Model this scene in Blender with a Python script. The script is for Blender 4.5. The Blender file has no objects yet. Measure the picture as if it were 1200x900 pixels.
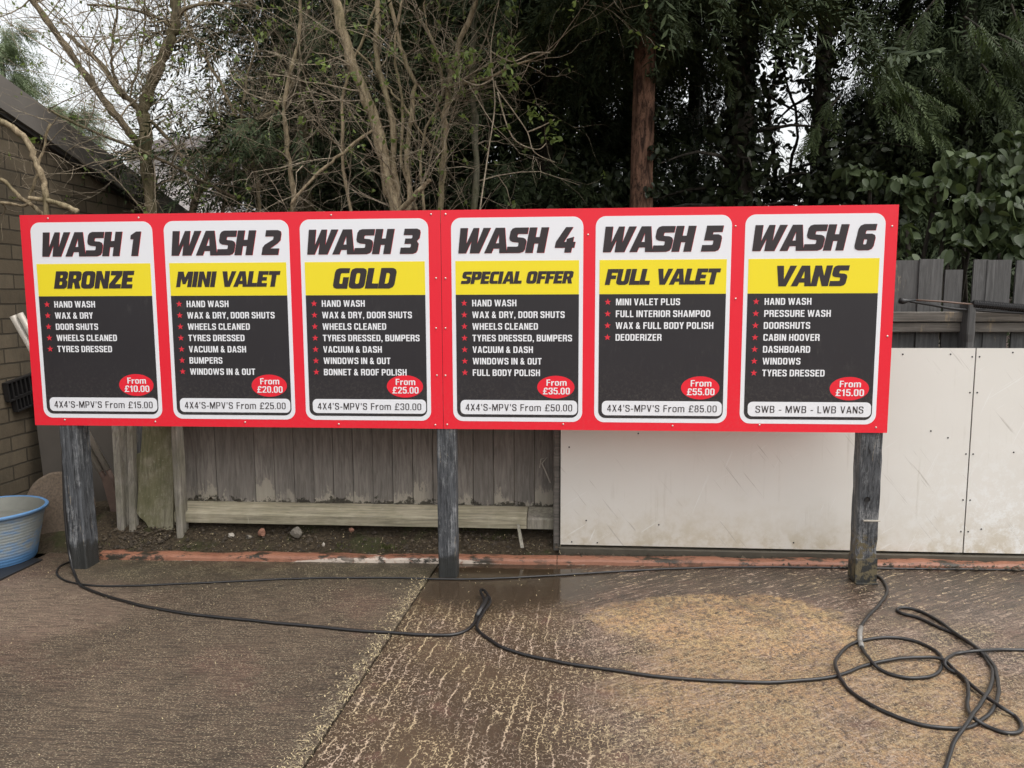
import bpy, bmesh, math, random
import numpy as np
from mathutils import Vector, Matrix
R = math.radians
C = bpy.context.scene.collection
scene = bpy.context.scene
rnd = random.Random(7)
rng = np.random.default_rng(11)

# ------------------------------------------------------------------ camera
CAM = Vector((0.7113, -4.2676, 1.6277))
YAW, PITCH, ROLL, FPX = -0.0747941, 0.1139392, -0.003706, 900.0
_fw = Vector((math.sin(YAW) * math.cos(PITCH), math.cos(YAW) * math.cos(PITCH), -math.sin(PITCH)))
_rt = Vector((math.cos(YAW), -math.sin(YAW), 0)); _up = _rt.cross(_fw)
RT = _rt * math.cos(ROLL) + _up * math.sin(ROLL); UP = _up * math.cos(ROLL) - _rt * math.sin(ROLL)
cd = bpy.data.cameras.new('camera'); co = bpy.data.objects.new('camera', cd); C.objects.link(co)
cd.sensor_width = 36; cd.lens = FPX / 1200 * 36; cd.clip_start = 0.05; cd.clip_end = 3000
co.matrix_world = Matrix(((RT.x, UP.x, -_fw.x, CAM.x), (RT.y, UP.y, -_fw.y, CAM.y), (RT.z, UP.z, -_fw.z, CAM.z), (0, 0, 0, 1)))
scene.camera = co

# ------------------------------------------------------------------ sky, sun, exposure
SUN_EL, SUN_AZ = 64, 120          # azimuth clockwise from +Y (the sign faces -Y)
w = bpy.data.worlds.new('World'); scene.world = w; w.use_nodes = True
nt = w.node_tree; bg = nt.nodes['Background']
sky = nt.nodes.new('ShaderNodeTexSky'); sky.sky_type = 'NISHITA'; sky.sun_disc = False
sky.sun_elevation = R(SUN_EL); sky.sun_rotation = R(SUN_AZ); sky.air_density = 1.6; sky.dust_density = 4.0
hs = nt.nodes.new('ShaderNodeHueSaturation'); hs.inputs['Saturation'].default_value = 0.16
nt.links.new(sky.outputs[0], hs.inputs['Color']); nt.links.new(hs.outputs[0], bg.inputs[0])
bg.inputs[1].default_value = 0.15
sl = bpy.data.lights.new('sun', 'SUN'); so = bpy.data.objects.new('sun', sl); C.objects.link(so)
sl.energy = 0.6; sl.angle = R(60); sl.color = (1.0, 0.96, 0.9)
_sd = Vector((math.sin(R(SUN_AZ)) * math.cos(R(SUN_EL)), math.cos(R(SUN_AZ)) * math.cos(R(SUN_EL)), math.sin(R(SUN_EL))))
so.rotation_euler = _sd.to_track_quat('Z', 'Y').to_euler()
vs = scene.view_settings; vs.view_transform = 'Standard'; vs.look = 'None'; vs.gamma = 1; vs.use_curve_mapping = False
vs.exposure = 0.9

# ------------------------------------------------------------------ photo measuring helpers (pixel of the 1200x900 photo -> real point)
def ray(px, py): return _fw + RT * ((px - 600) / FPX) + UP * ((450 - py) / FPX)
def Y(px, py, y):
    d = ray(px, py); t = (y - CAM.y) / d.y; return CAM + d * t
def G(px, py, z=0.0):
    d = ray(px, py); t = (z - CAM.z) / d.z; return CAM + d * t

# ------------------------------------------------------------------ mesh builder
class MB:
    def __init__(s): s.v = []; s.f = []; s.m = []
    def add(s, vs_, fs, mi=0):
        o = len(s.v); s.v += [tuple(p) for p in vs_]
        for f in fs: s.f.append(tuple(i + o for i in f)); s.m.append(mi)
    def box(s, c, d, rot=None, mi=0):
        x, y, z = d[0] / 2, d[1] / 2, d[2] / 2
        vs_ = [Vector(p) for p in ((-x, -y, -z), (x, -y, -z), (x, y, -z), (-x, y, -z), (-x, -y, z), (x, -y, z), (x, y, z), (-x, y, z))]
        if rot is not None: vs_ = [rot @ p for p in vs_]
        s.add([p + Vector(c) for p in vs_], [(0, 3, 2, 1), (4, 5, 6, 7), (0, 1, 5, 4), (1, 2, 6, 5), (2, 3, 7, 6), (3, 0, 4, 7)], mi)
    def prism(s, pts, off, mi=0):
        """pts: loop of 3D points, off: thickness vector"""
        n = len(pts); off = Vector(off); a = [Vector(p) for p in pts]; b = [p + off for p in a]
        s.add(a + b, [tuple(range(n)), tuple(range(2 * n - 1, n - 1, -1))] + [(i, i + n, (i + 1) % n + n, (i + 1) % n) for i in range(n)], mi)
    def tube(s, pts, rad, n=8, mi=0, cap=True):
        pts = [Vector(p) for p in pts]; k = len(pts)
        if not hasattr(rad, '__len__'): rad = [rad] * k
        t0 = (pts[1] - pts[0]).normalized(); u = t0.orthogonal().normalized(); vs_ = []; fs = []
        for i in range(k):
            t = (pts[min(i + 1, k - 1)] - pts[max(i - 1, 0)])
            if t.length < 1e-9: t = t0
            t.normalize(); u = (u - t * u.dot(t))
            if u.length < 1e-6: u = t.orthogonal()
            u.normalize(); v = t.cross(u)
            for j in range(n):
                a = 2 * math.pi * j / n; vs_.append(pts[i] + (u * math.cos(a) + v * math.sin(a)) * rad[i])
        for i in range(k - 1):
            for j in range(n): fs.append((i * n + j, i * n + (j + 1) % n, (i + 1) * n + (j + 1) % n, (i + 1) * n + j))
        if cap: fs.append(tuple(range(n - 1, -1, -1))); fs.append(tuple(range((k - 1) * n, k * n)))
        s.add(vs_, fs, mi)
    def lathe(s, prof, c=(0, 0, 0), n=40, mi=0, wob=None):
        vs_ = []; k = len(prof)
        for r, z in prof:
            for j in range(n):
                a = 2 * math.pi * j / n; rr = r * (1 + (wob(a, z) if wob else 0)); vs_.append((c[0] + rr * math.cos(a), c[1] + rr * math.sin(a), c[2] + z))
        s.add(vs_, [(i * n + j, i * n + (j + 1) % n, (i + 1) * n + (j + 1) % n, (i + 1) * n + j) for i in range(k - 1) for j in range(n)], mi)
    def build(s, name, mats, parent=None, smooth=False, bevel=0, root=None, at=None):
        """vertices are in world space; the object is parented with its origin at the parent's"""
        me = bpy.data.meshes.new(name)
        o0 = Vector((0, 0, 0))
        if at is not None: o0 = Vector(at)
        ploc = parent_world(parent) if parent else Vector((0, 0, 0))
        if at is None and parent: o0 = ploc
        me.from_pydata([tuple(Vector(p) - o0) for p in s.v], [], s.f)
        if not isinstance(mats, (list, tuple)): mats = [mats]
        for m in mats: me.materials.append(m)
        if len(mats) > 1: me.polygons.foreach_set('material_index', s.m)
        me.validate(); fix_normals(me)
        if smooth: me.polygons.foreach_set('use_smooth', [True] * len(me.polygons))
        o = bpy.data.objects.new(name, me); C.objects.link(o)
        o.location = o0 - ploc
        if parent: o.parent = parent
        if bevel:
            b = o.modifiers.new('bevel', 'BEVEL'); b.width = bevel; b.segments = 2; b.limit_method = 'ANGLE'; b.angle_limit = R(40)
        return o
def fix_normals(me):
    if len(me.polygons) > 60000: return
    bm = bmesh.new(); bm.from_mesh(me); bmesh.ops.recalc_face_normals(bm, faces=bm.faces); bm.to_mesh(me); bm.free()
def parent_world(o):
    p = Vector((0, 0, 0))
    while o: p += o.location; o = o.parent
    return p
def tag(o, label, cat=None, group=None, kind=None):
    if label: o['label'] = label
    if cat: o['category'] = cat
    if group: o['group'] = group
    if kind: o['kind'] = kind
    return o
def empty(name, loc, label, cat, group=None):
    o = bpy.data.objects.new(name, None); C.objects.link(o); o.location = loc; o.empty_display_size = 0.1
    return tag(o, label, cat, group)
def spline(pts, n=8):
    """Catmull-Rom through points"""
    P = [Vector(p) for p in pts]; out = []
    for i in range(len(P) - 1):
        a = P[max(i - 1, 0)]; b = P[i]; c = P[i + 1]; d = P[min(i + 2, len(P) - 1)]
        for k in range(n):
            t = k / n; out.append(0.5 * ((2 * b) + (c - a) * t + (2 * a - 5 * b + 4 * c - d) * t * t + (3 * b - a - 3 * c + d) * t ** 3))
    out.append(P[-1]); return out
def np_mesh(name, verts, faces_k, mat, parent=None, smooth=False):
    """verts (N,3) float array, faces_k (M,k) int array; local to parent"""
    me = bpy.data.meshes.new(name); M, k = faces_k.shape
    me.vertices.add(len(verts)); me.vertices.foreach_set('co', np.asarray(verts, np.float32).ravel())
    me.loops.add(M * k); me.loops.foreach_set('vertex_index', faces_k.astype(np.int32).ravel())
    me.polygons.add(M); me.polygons.foreach_set('loop_start', np.arange(0, M * k, k, dtype=np.int32)); me.polygons.foreach_set('loop_total', np.full(M, k, np.int32))
    if smooth: me.polygons.foreach_set('use_smooth', [True] * M)
    me.update(calc_edges=True); me.materials.append(mat)
    o = bpy.data.objects.new(name, me); C.objects.link(o)
    if parent: o.parent = parent
    return o

# ------------------------------------------------------------------ materials
class NM:
    def __init__(s, name):
        s.mat = bpy.data.materials.new(name); s.mat.use_nodes = True; s.t = s.mat.node_tree
        s.b = s.t.nodes['Principled BSDF']; s._pos = None
    def n(s, typ, **kw):
        x = s.t.nodes.new(typ)
        for k, v in kw.items(): setattr(x, k, v)
        return x
    def put(s, sock, v):
        if isinstance(v, bpy.types.NodeSocket): s.t.links.new(v, sock)
        elif isinstance(v, (tuple, list)) and sock.type == 'RGBA' and len(v) == 3: sock.default_value = (*v, 1)
        elif sock.type == 'RGBA' and not hasattr(v, '__len__'): sock.default_value = (v, v, v, 1)
        else: sock.default_value = v
    def pos(s):
        if not s._pos: s._pos = s.n('ShaderNodeNewGeometry').outputs['Position']
        return s._pos
    def obj(s): return s.n('ShaderNodeTexCoord').outputs['Object']
    def xyz(s, v=None):
        x = s.n('ShaderNodeSeparateXYZ'); s.put(x.inputs[0], v or s.pos()); return x.outputs
    def comb(s, x=0.0, y=0.0, z=0.0):
        c = s.n('ShaderNodeCombineXYZ')
        for i, a in enumerate((x, y, z)): s.put(c.inputs[i], a)
        return c.outputs[0]
    def map(s, v, scale=(1, 1, 1), rot=(0, 0, 0), loc=(0, 0, 0)):
        m = s.n('ShaderNodeMapping'); s.put(m.inputs[0], v); m.inputs['Scale'].default_value = scale; m.inputs['Rotation'].default_value = rot; m.inputs['Location'].default_value = loc; return m.outputs[0]
    def noise(s, scale=5.0, v=None, detail=4, rough=0.55, dist=0.0, col=False):
        x = s.n('ShaderNodeTexNoise'); s.put(x.inputs['Vector'], v or s.pos()); x.inputs['Scale'].default_value = scale; x.inputs['Detail'].default_value = detail
        x.inputs['Roughness'].default_value = rough; x.inputs['Distortion'].default_value = dist; return x.outputs[1 if col else 0]
    def vor(s, scale=5.0, v=None, feature='F1', out=0, rand=1.0):
        x = s.n('ShaderNodeTexVoronoi', feature=feature); s.put(x.inputs['Vector'], v or s.pos()); x.inputs['Scale'].default_value = scale; x.inputs['Randomness'].default_value = rand; return x.outputs[out]
    def ramp(s, f, stops, interp='LINEAR'):
        x = s.n('ShaderNodeValToRGB'); s.put(x.inputs[0], f); x.color_ramp.interpolation = interp; e = x.color_ramp.elements
        while len(e) < len(stops): e.new(0.5)
        for i, (p, c) in enumerate(stops):
            e[i].position = p; e[i].color = (c, c, c, 1) if not hasattr(c, '__len__') else (*c, 1)
        return x.outputs[0]
    def ss(s, f, a, b, lo=0.0, hi=1.0):
        x = s.n('ShaderNodeMapRange', interpolation_type='SMOOTHSTEP'); s.put(x.inputs[0], f)
        for i, q in enumerate((a, b, lo, hi)): s.put(x.inputs[i + 1], q)
        return x.outputs[0]
    def mix(s, f, a, b, mode='MIX'):
        x = s.n('ShaderNodeMix', data_type='RGBA', blend_type=mode); s.put(x.inputs[0], f); s.put(x.inputs[6], a); s.put(x.inputs[7], b); return x.outputs[2]
    def m(s, op, a, b=0.0, c=0.0, clamp=False):
        x = s.n('ShaderNodeMath', operation=op, use_clamp=clamp); s.put(x.inputs[0], a); s.put(x.inputs[1], b)
        if op in ('MULTIPLY_ADD',): s.put(x.inputs[2], c)
        return x.outputs[0]
    def bump(s, h, strength=0.3, dist=0.01, prev=None):
        x = s.n('ShaderNodeBump'); s.put(x.inputs['Height'], h); x.inputs['Strength'].default_value = strength; x.inputs['Distance'].default_value = dist
        if prev is not None: s.put(x.inputs['Normal'], prev)
        return x.outputs[0]
    def rnd(s): return s.n('ShaderNodeObjectInfo').outputs['Random']
    def out(s, col=None, rough=0.6, normal=None, spec=0.5, metal=0.0, coat=0.0):
        if col is not None: s.put(s.b.inputs['Base Color'], col)
        s.put(s.b.inputs['Roughness'], rough); s.put(s.b.inputs['Specular IOR Level'], spec); s.put(s.b.inputs['Metallic'], metal); s.put(s.b.inputs['Coat Weight'], coat)
        if normal is not None: s.put(s.b.inputs['Normal'], normal)
        return s.mat

def m_plain(name, col, rough=0.6, spec=0.5, var=0.25, scale=8, metal=0.0, bump=0.0):
    n = NM(name); f = n.noise(scale, detail=6)
    c = n.mix(f, tuple(x * (1 - var) for x in col), tuple(min(1, x * (1 + var)) for x in col))
    return n.out(c, rough, n.bump(n.noise(scale * 6), bump, 0.004) if bump else None, spec, metal)

def m_print(name, col, rough=0.3, dirt=0.10):
    """printed vinyl on aluminium sheet with road film and faint smears"""
    n = NM(name); p = n.pos()
    a = n.noise(3.0, p, 6, 0.7); b = n.noise(40, n.map(p, (1, 1, 0.25)), 5, 0.7)
    d = n.m('MULTIPLY', n.ss(a, 0.45, 0.75), n.ss(b, 0.5, 0.75))
    c = n.mix(n.m('MULTIPLY', d, dirt), col, (0.35, 0.32, 0.29))
    z = n.xyz(p)[2]; lowg = n.m('MULTIPLY', n.ss(n.m('ADD', z, n.m('MULTIPLY', n.m('SUBTRACT', n.noise(6, p, 5, 0.7), 0.5), 0.5)), 1.30, 0.95), n.ss(n.noise(60, p, 5, 0.8), 0.45, 0.65))
    c = n.mix(n.m('MULTIPLY', lowg, dirt * 0.8), c, (0.30, 0.26, 0.21))
    r = n.m('ADD', rough - 0.04, n.m('MULTIPLY', n.noise(7, p, 5, 0.7), 0.16))
    return n.out(c, r, n.bump(n.noise(2.3, p, 2), 0.05, 0.02), 0.45)
RED = (0.80, 0.016, 0.035)
M_red = m_print('sign_red', RED); M_white = m_print('sign_white', (0.80, 0.80, 0.83)); M_yellow = m_print('sign_yellow', (0.87, 0.71, 0.022))
M_dark = m_print('sign_dark', (0.024, 0.021, 0.024), 0.34, 0.16); M_ink = m_print('sign_ink', (0.032, 0.024, 0.026)); M_star = m_print('sign_star_red', (0.72, 0.03, 0.05))
M_txt = m_print('sign_text_white', (0.82, 0.82, 0.84))

def m_ground(side):
    n = NM('concrete_' + side); p = n.pos(); x, y, z = n.xyz(p)
    big = n.noise(1.1, p, 5, 0.6); mid = n.noise(6, p, 6, 0.65); fine = n.noise(60, p, 5, 0.75); gr = n.noise(220, p, 3, 0.8)
    wob = n.mix(0.03, p, n.noise(9, p, 3, 0.6, col=True))
    def near(cx, cy, rx, ry, w_=0.5, k=0.9):
        dx = n.m('DIVIDE', n.m('SUBTRACT', x, cx), rx); dy = n.m('DIVIDE', n.m('SUBTRACT', y, cy), ry)
        d = n.m('SQRT', n.m('ADD', n.m('MULTIPLY', dx, dx), n.m('MULTIPLY', dy, dy)))
        d = n.m('ADD', d, n.m('MULTIPLY', n.m('SUBTRACT', n.noise(2.6, p, 6, 0.65), 0.5), k))
        return n.ss(d, 1 + w_ / 2, 1 - w_ / 2)
    if side == 'left':
        base = n.mix(n.ss(big, 0.3, 0.7), (0.058, 0.040, 0.026), (0.105, 0.074, 0.050))
        base = n.mix(n.m('MULTIPLY', n.ss(n.noise(1.6, n.map(p, loc=(4, 9, 0)), 5, 0.6), 0.5, 0.7), 0.6), base, (0.125, 0.066, 0.048))
        base = n.mix(n.m('MULTIPLY', near(-2.3, -0.55, 0.75, 0.4), 0.6), base, (0.20, 0.14, 0.105))
        base = n.mix(n.m('MULTIPLY', n.ss(n.m('ADD', y, n.m('MULTIPLY', n.m('SUBTRACT', n.noise(2.0, p, 5, 0.6), 0.5), 0.5)), -0.42, 0.08), n.ss(x, -2.5, -1.9, 0.15, 0.85)), base, n.mix(n.ss(mid, .4, .65), (0.034, 0.028, 0.015), (0.066, 0.056, 0.028)))
        sp = n.map(p, (1, 2.1, 1), (0, 0, 0.12)); c1 = n.vor(115, sp); m1 = n.vor(115, sp, out=1)
        spk = n.m('MULTIPLY', n.ss(c1, 0.46, 0.26), n.ss(n.xyz(m1)[0], 0.66, 0.72))
        spk = n.m('MULTIPLY', spk, n.ss(mid, 0.32, 0.6))
        # straw line along the joint
        jt = n.m('SUBTRACT', n.m('SUBTRACT', x, -0.095), n.m('MULTIPLY', n.m('SUBTRACT', y, -0.067), 0.0605))
        jl = n.m('MULTIPLY', n.ss(n.m('ADD', jt, n.m('MULTIPLY', n.m('SUBTRACT', n.noise(4, p), 0.5), 0.12)), -0.11, -0.02), n.ss(y, 0.0, -0.3))
        straw = n.m('MULTIPLY', jl, n.ss(n.noise(60, wob, 5, 0.8, 1.2), 0.53, 0.59))
        spk = n.m('MAXIMUM', spk, straw)
        pale = (0.40, 0.33, 0.22)
        wet = n.m('MULTIPLY', n.ss(n.noise(1.0, n.map(p, loc=(7, 2, 0)), 4), 0.42, 0.62), 0.45); puddle = n.m('MULTIPLY', n.ss(y, -0.1, 0.2), 0.2)
        tex = n.noise(26, n.map(p, (0.30, 3.0, 1), (0, 0, 0.06)), 4, 0.7)
        base = n.mix(n.ss(tex, 0.36, 0.62, 0.55, 0.0), base, (0.020, 0.016, 0.012))
        gl = n.m('MULTIPLY', n.ss(n.noise(150, n.map(p, (0.6, 1.3, 1)), 3, 0.7), 0.53, 0.60), n.ss(tex, 0.36, 0.56))
        base = n.mix(n.m('MULTIPLY', gl, n.ss(y, 0.05, -0.5, 0.30, 0.7)), base, (0.30, 0.225, 0.155))
    else:
        base = n.mix(n.ss(big, 0.35, 0.65), (0.050, 0.030, 0.016), (0.085, 0.053, 0.030))
        # pinkish brushed concrete further right
        rt = n.ss(n.m('ADD', n.m('ADD', x, n.m('MULTIPLY', y, 0.10)), n.m('MULTIPLY', n.m('SUBTRACT', n.noise(1.7, p, 6, 0.6), 0.5), 0.9)), 0.50, 0.95)
        right = n.mix(n.ss(mid, 0.35, 0.65), (0.070, 0.044, 0.033), (0.165, 0.105, 0.076))
        right = n.mix(n.m('MULTIPLY', n.ss(y, -0.25, 0.1), 0.65), right, (0.060, 0.045, 0.029))
        base = n.mix(rt, base, right)
        tan = n.m('MAXIMUM', near(1.50, -0.50, 0.66, 0.36, 0.14, 0.8), n.m('MULTIPLY', near(1.75, -1.25, 0.80, 0.75, 0.5, 1.3), 0.72))
        tan = n.m('MULTIPLY', tan, n.ss(n.noise(30, n.map(p, (1, 0.8, 1)), 6, 0.85), 0.40, 0.55))
        base = n.mix(tan, base, n.mix(n.ss(n.noise(110, n.map(p, (1, .8, 1)), 4, 0.8), 0.40, 0.60), n.mix(n.ss(n.noise(11, p, 5, 0.7), 0.42, 0.62), (0.29, 0.175, 0.085), (0.13, 0.085, 0.050)), n.mix(n.ss(n.noise(7, n.map(p, loc=(2, 2, 0)), 4, 0.6), 0.4, 0.6), (0.56, 0.345, 0.170), (0.52, 0.375, 0.180))))
        base = n.mix(n.m('MULTIPLY', n.ss(n.noise(2.2, n.map(p, loc=(3, 1, 0)), 5, 0.65), 0.54, 0.68), 0.5), base, (0.070, 0.052, 0.040))
        base = n.mix(n.m('MULTIPLY', n.ss(n.noise(5.5, n.map(p, loc=(13, 1, 0)), 5, 0.7), 0.56, 0.68), 0.6), base, (0.115, 0.055, 0.042))
        # broken pale lines running away from the camera along worn tamping ridges
        u = n.m('ADD', n.m('ADD', n.m('MULTIPLY', x, 15.5), n.m('MULTIPLY', y, -0.9)), n.m('ADD', n.m('MULTIPLY', n.noise(1.6, p, 3), 2.2), n.m('MULTIPLY', n.noise(30, p, 4, 0.7), 0.75)))
        l1 = n.m('MULTIPLY', n.ss(n.m('ABSOLUTE', n.m('SUBTRACT', n.m('FRACT', u), 0.5)), 0.062, 0.022), n.ss(n.noise(8, n.map(p, (1.6, 0.6, 1)), 6, 0.75), 0.46, 0.52))
        l1 = n.m('MULTIPLY', l1, n.m('SUBTRACT', 1.0, n.m('MULTIPLY', rt, 0.9)))
        wob2 = n.mix(0.018, p, n.noise(30, p, 4, 0.7, col=True))
        e2 = n.vor(74, n.map(wob2, (1, 0.72, 1), loc=(2, 3, 0)), 'DISTANCE_TO_EDGE')
        l2 = n.m('MULTIPLY', n.ss(e2, 0.10, 0.045), n.ss(n.noise(46, n.map(p, loc=(3, 3, 1)), 5, 0.75), 0.475, 0.545))
        l2 = n.m('MULTIPLY', n.m('MULTIPLY', l2, n.ss(n.noise(3.0, n.map(p, loc=(8, 1, 0)), 5, 0.6), 0.32, 0.55)), n.m('SUBTRACT', 1.0, n.m('MULTIPLY', tan, 0.6)))
        far = n.ss(y, -0.12, -0.62)
        spk = n.m('MULTIPLY', n.m('MAXIMUM', l1, l2), n.m('ADD', 0.15, n.m('MULTIPLY', far, 0.85)))
        gsp = n.m('MULTIPLY', n.ss(n.noise(95, n.map(p, (1, 0.7, 1)), 4, 0.7), 0.53, 0.62), n.m('MULTIPLY', rt, n.ss(y, -0.2, -0.7)))
        spk = n.m('MAXIMUM', spk, n.m('MULTIPLY', gsp, 0.6))
        pit = n.m('MULTIPLY', n.ss(n.noise(48, n.map(p, (1, 0.75, 1), loc=(5, 2, 0)), 5, 0.75), 0.50, 0.62), n.m('MULTIPLY', n.m('MAXIMUM', rt, 0.4), n.m('SUBTRACT', 1.0, n.m('MULTIPLY', tan, 0.6))))
        base = n.mix(n.m('MULTIPLY', pit, 0.6), base, (0.030, 0.021, 0.015))
        # brushed diagonal ridges on the right part
        rv = n.map(wob, (1, 1, 1), (0, 0, R(-32))); rid = n.noise(30, n.map(rv, (0.22, 2.2, 1)), 4, 0.65)
        l3 = n.m('MULTIPLY', n.m('MULTIPLY', n.ss(rid, 0.53, 0.60), n.ss(n.noise(30, p, 5, 0.75), 0.46, 0.56)), n.m('MULTIPLY', n.m('MULTIPLY', rt, 0.65), n.m('SUBTRACT', 1.0, n.m('MULTIPLY', tan, 0.6))))
        base = n.mix(n.m('MULTIPLY', n.ss(rid, 0.50, 0.38), n.m('MULTIPLY', n.m('MULTIPLY', rt, 0.75), n.m('SUBTRACT', 1.0, n.m('MULTIPLY', tan, 0.8)))), base, (0.022, 0.016, 0.011))
        spk = n.m('MAXIMUM', spk, l3)
        pale = n.mix(n.ss(n.noise(3, p, 3), 0.4, 0.6), (0.46, 0.355, 0.215), (0.43, 0.325, 0.24))
        puddle = near(0.32, 0.00, 0.60, 0.46, 0.5, 0.9)
        wet = n.m('MAXIMUM', n.m('MULTIPLY', n.ss(y, -0.8, -0.1), 0.95), n.m('MULTIPLY', n.ss(n.noise(1.3, n.map(p, loc=(1, 5, 0)), 5), 0.45, 0.65), 0.6))
        wet = n.m('MULTIPLY', wet, n.m('SUBTRACT', 1.0, n.m('MULTIPLY', tan, 0.8)))
        tex = n.m('ADD', n.m('MULTIPLY', rid, rt), n.m('MULTIPLY', n.noise(24, n.map(p, (2.0, 0.45, 1)), 4, 0.7), n.m('SUBTRACT', 1.0, rt)))
        spk = n.m('MULTIPLY', spk, n.m('SUBTRACT', 1.0, n.m('MULTIPLY', puddle, 0.75)))
        base = n.mix(n.m('MULTIPLY', puddle, 0.8), base, (0.040, 0.027, 0.016))
    base = n.mix(n.ss(fine, 0.35, 0.7, 0.0, 0.5), base, n.mix(0.5, base, (0.02, 0.017, 0.013)))
    base = n.mix(n.ss(gr, 0.58, 0.74, 0.0, 0.5), base, (0.24, 0.19, 0.14))
    base = n.mix(n.m('MULTIPLY', wet, 0.35), base, n.mix(0.6, base, (0.015, 0.012, 0.01)))
    col = n.mix(spk, base, pale)
    rough = n.m('SUBTRACT', n.m('ADD', 0.52, n.m('MULTIPLY', fine, 0.25)), n.m('MULTIPLY', wet, 0.46))
    rough = n.mix(puddle, rough, 0.06)
    h = n.m('ADD', n.m('MULTIPLY', tex, 0.9), n.m('ADD', n.m('MULTIPLY', fine, 0.5), n.m('MULTIPLY', spk, 0.35)))
    h = n.m('MULTIPLY', h, n.m('SUBTRACT', 1.0, n.m('MAXIMUM', n.m('MULTIPLY', puddle, 0.95), n.m('MULTIPLY', wet, 0.35))))
    return n.out(col, rough, n.bump(h, 0.9, 0.008), n.m('ADD', 0.34, n.m('MULTIPLY', wet, 0.3)))

def m_earth():
    n = NM('earth'); p = n.pos(); a = n.noise(4, p, 6, 0.7); b = n.noise(45, p, 5, 0.8)
    c = n.mix(n.ss(b, 0.3, 0.7), (0.030, 0.022, 0.013), (0.092, 0.068, 0.042))
    c = n.mix(n.m('MULTIPLY', n.ss(a, 0.5, 0.65), 0.75), c, (0.045, 0.050, 0.016))
    sp = n.m('MULTIPLY', n.ss(n.vor(55, p), 0.25, 0.15), n.ss(n.xyz(n.vor(55, p, out=1))[0], 0.86, 0.9))
    c = n.mix(sp, c, (0.25, 0.22, 0.17))
    return n.out(c, 0.9, n.bump(n.m('ADD', b, a), 0.9, 0.02), 0.3)

def m_paintwood(name, col, bare, peel_z=None, moss=0.0, dark=0.6, bw=None, ax=(1, 1, 0.09)):
    """painted timber, grain along local z; paint lost near a height peel_z"""
    n = NM(name); p = n.pos(); x, y, z = n.xyz(p); rv = n.rnd()
    pv = n.map(p, ax); g = n.noise(55, pv, 5, 0.7, 0.6); g2 = n.noise(9, n.map(p, (1, 1, 0.25)), 6, 0.7)
    c = n.mix(n.ss(g, 0.3, 0.7), tuple(v * 0.60 for v in col), tuple(min(1, v * 1.25) for v in col))
    c = n.mix(n.ss(g2, 0.5, 0.75, 0, 0.4), c, tuple(v * dark for v in col))
    if bw:
        wn = n.n('ShaderNodeTexWhiteNoise', noise_dimensions='1D'); n.put(wn.inputs['W'], n.m('FLOOR', n.m('DIVIDE', n.m('SUBTRACT', x, bw[0]), bw[1])))
        c = n.mix(n.m('MULTIPLY', wn.outputs[0], 0.45), c, tuple(v * 0.55 for v in col))
    br = n.mix(g, tuple(v * 0.6 for v in bare), bare)
    if peel_z is not None:
        e = n.m('ADD', z, n.m('MULTIPLY', n.m('SUBTRACT', n.noise(16, n.map(p, (1, 1, 0.35)), 5, 0.75), 0.5), -0.42))
        if bw: e = n.m('ADD', e, n.m('MULTIPLY', n.m('SUBTRACT', wn.outputs[0], 0.30), 0.16))
        k = n.m('MULTIPLY', n.ss(e, peel_z + 0.02, peel_z - 0.01), n.ss(n.noise(3.1, n.map(p, (1, 1, 0.0)), 3), 0.34, 0.5))
        c = n.mix(k, c, br)
        # damp black rot at the very foot
        e2 = n.m('ADD', z, n.m('MULTIPLY', n.m('SUBTRACT', n.noise(13, p, 5, 0.7), 0.5), -0.25))
        c = n.mix(n.m('MULTIPLY', n.ss(e2, peel_z - 0.055, peel_z - 0.075), 0.85), c, (0.020, 0.017, 0.010))
    else:
        k = n.ss(n.noise(11, n.map(p, (1, 1, 0.2)), 6, 0.75), 0.60, 0.68); c = n.mix(k, c, br)
    if moss:
        c = n.mix(n.m('MULTIPLY', n.ss(n.noise(6, p, 6, 0.7), 0.38, 0.62), moss), c, (0.105, 0.105, 0.035))
        c = n.mix(n.m('MULTIPLY', n.ss(n.noise(55, p, 5, 0.8), 0.60, 0.66), moss), c, (0.40, 0.39, 0.29))
    return n.out(c, 0.75, n.bump(g, 0.5, 0.004), 0.3)

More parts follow.
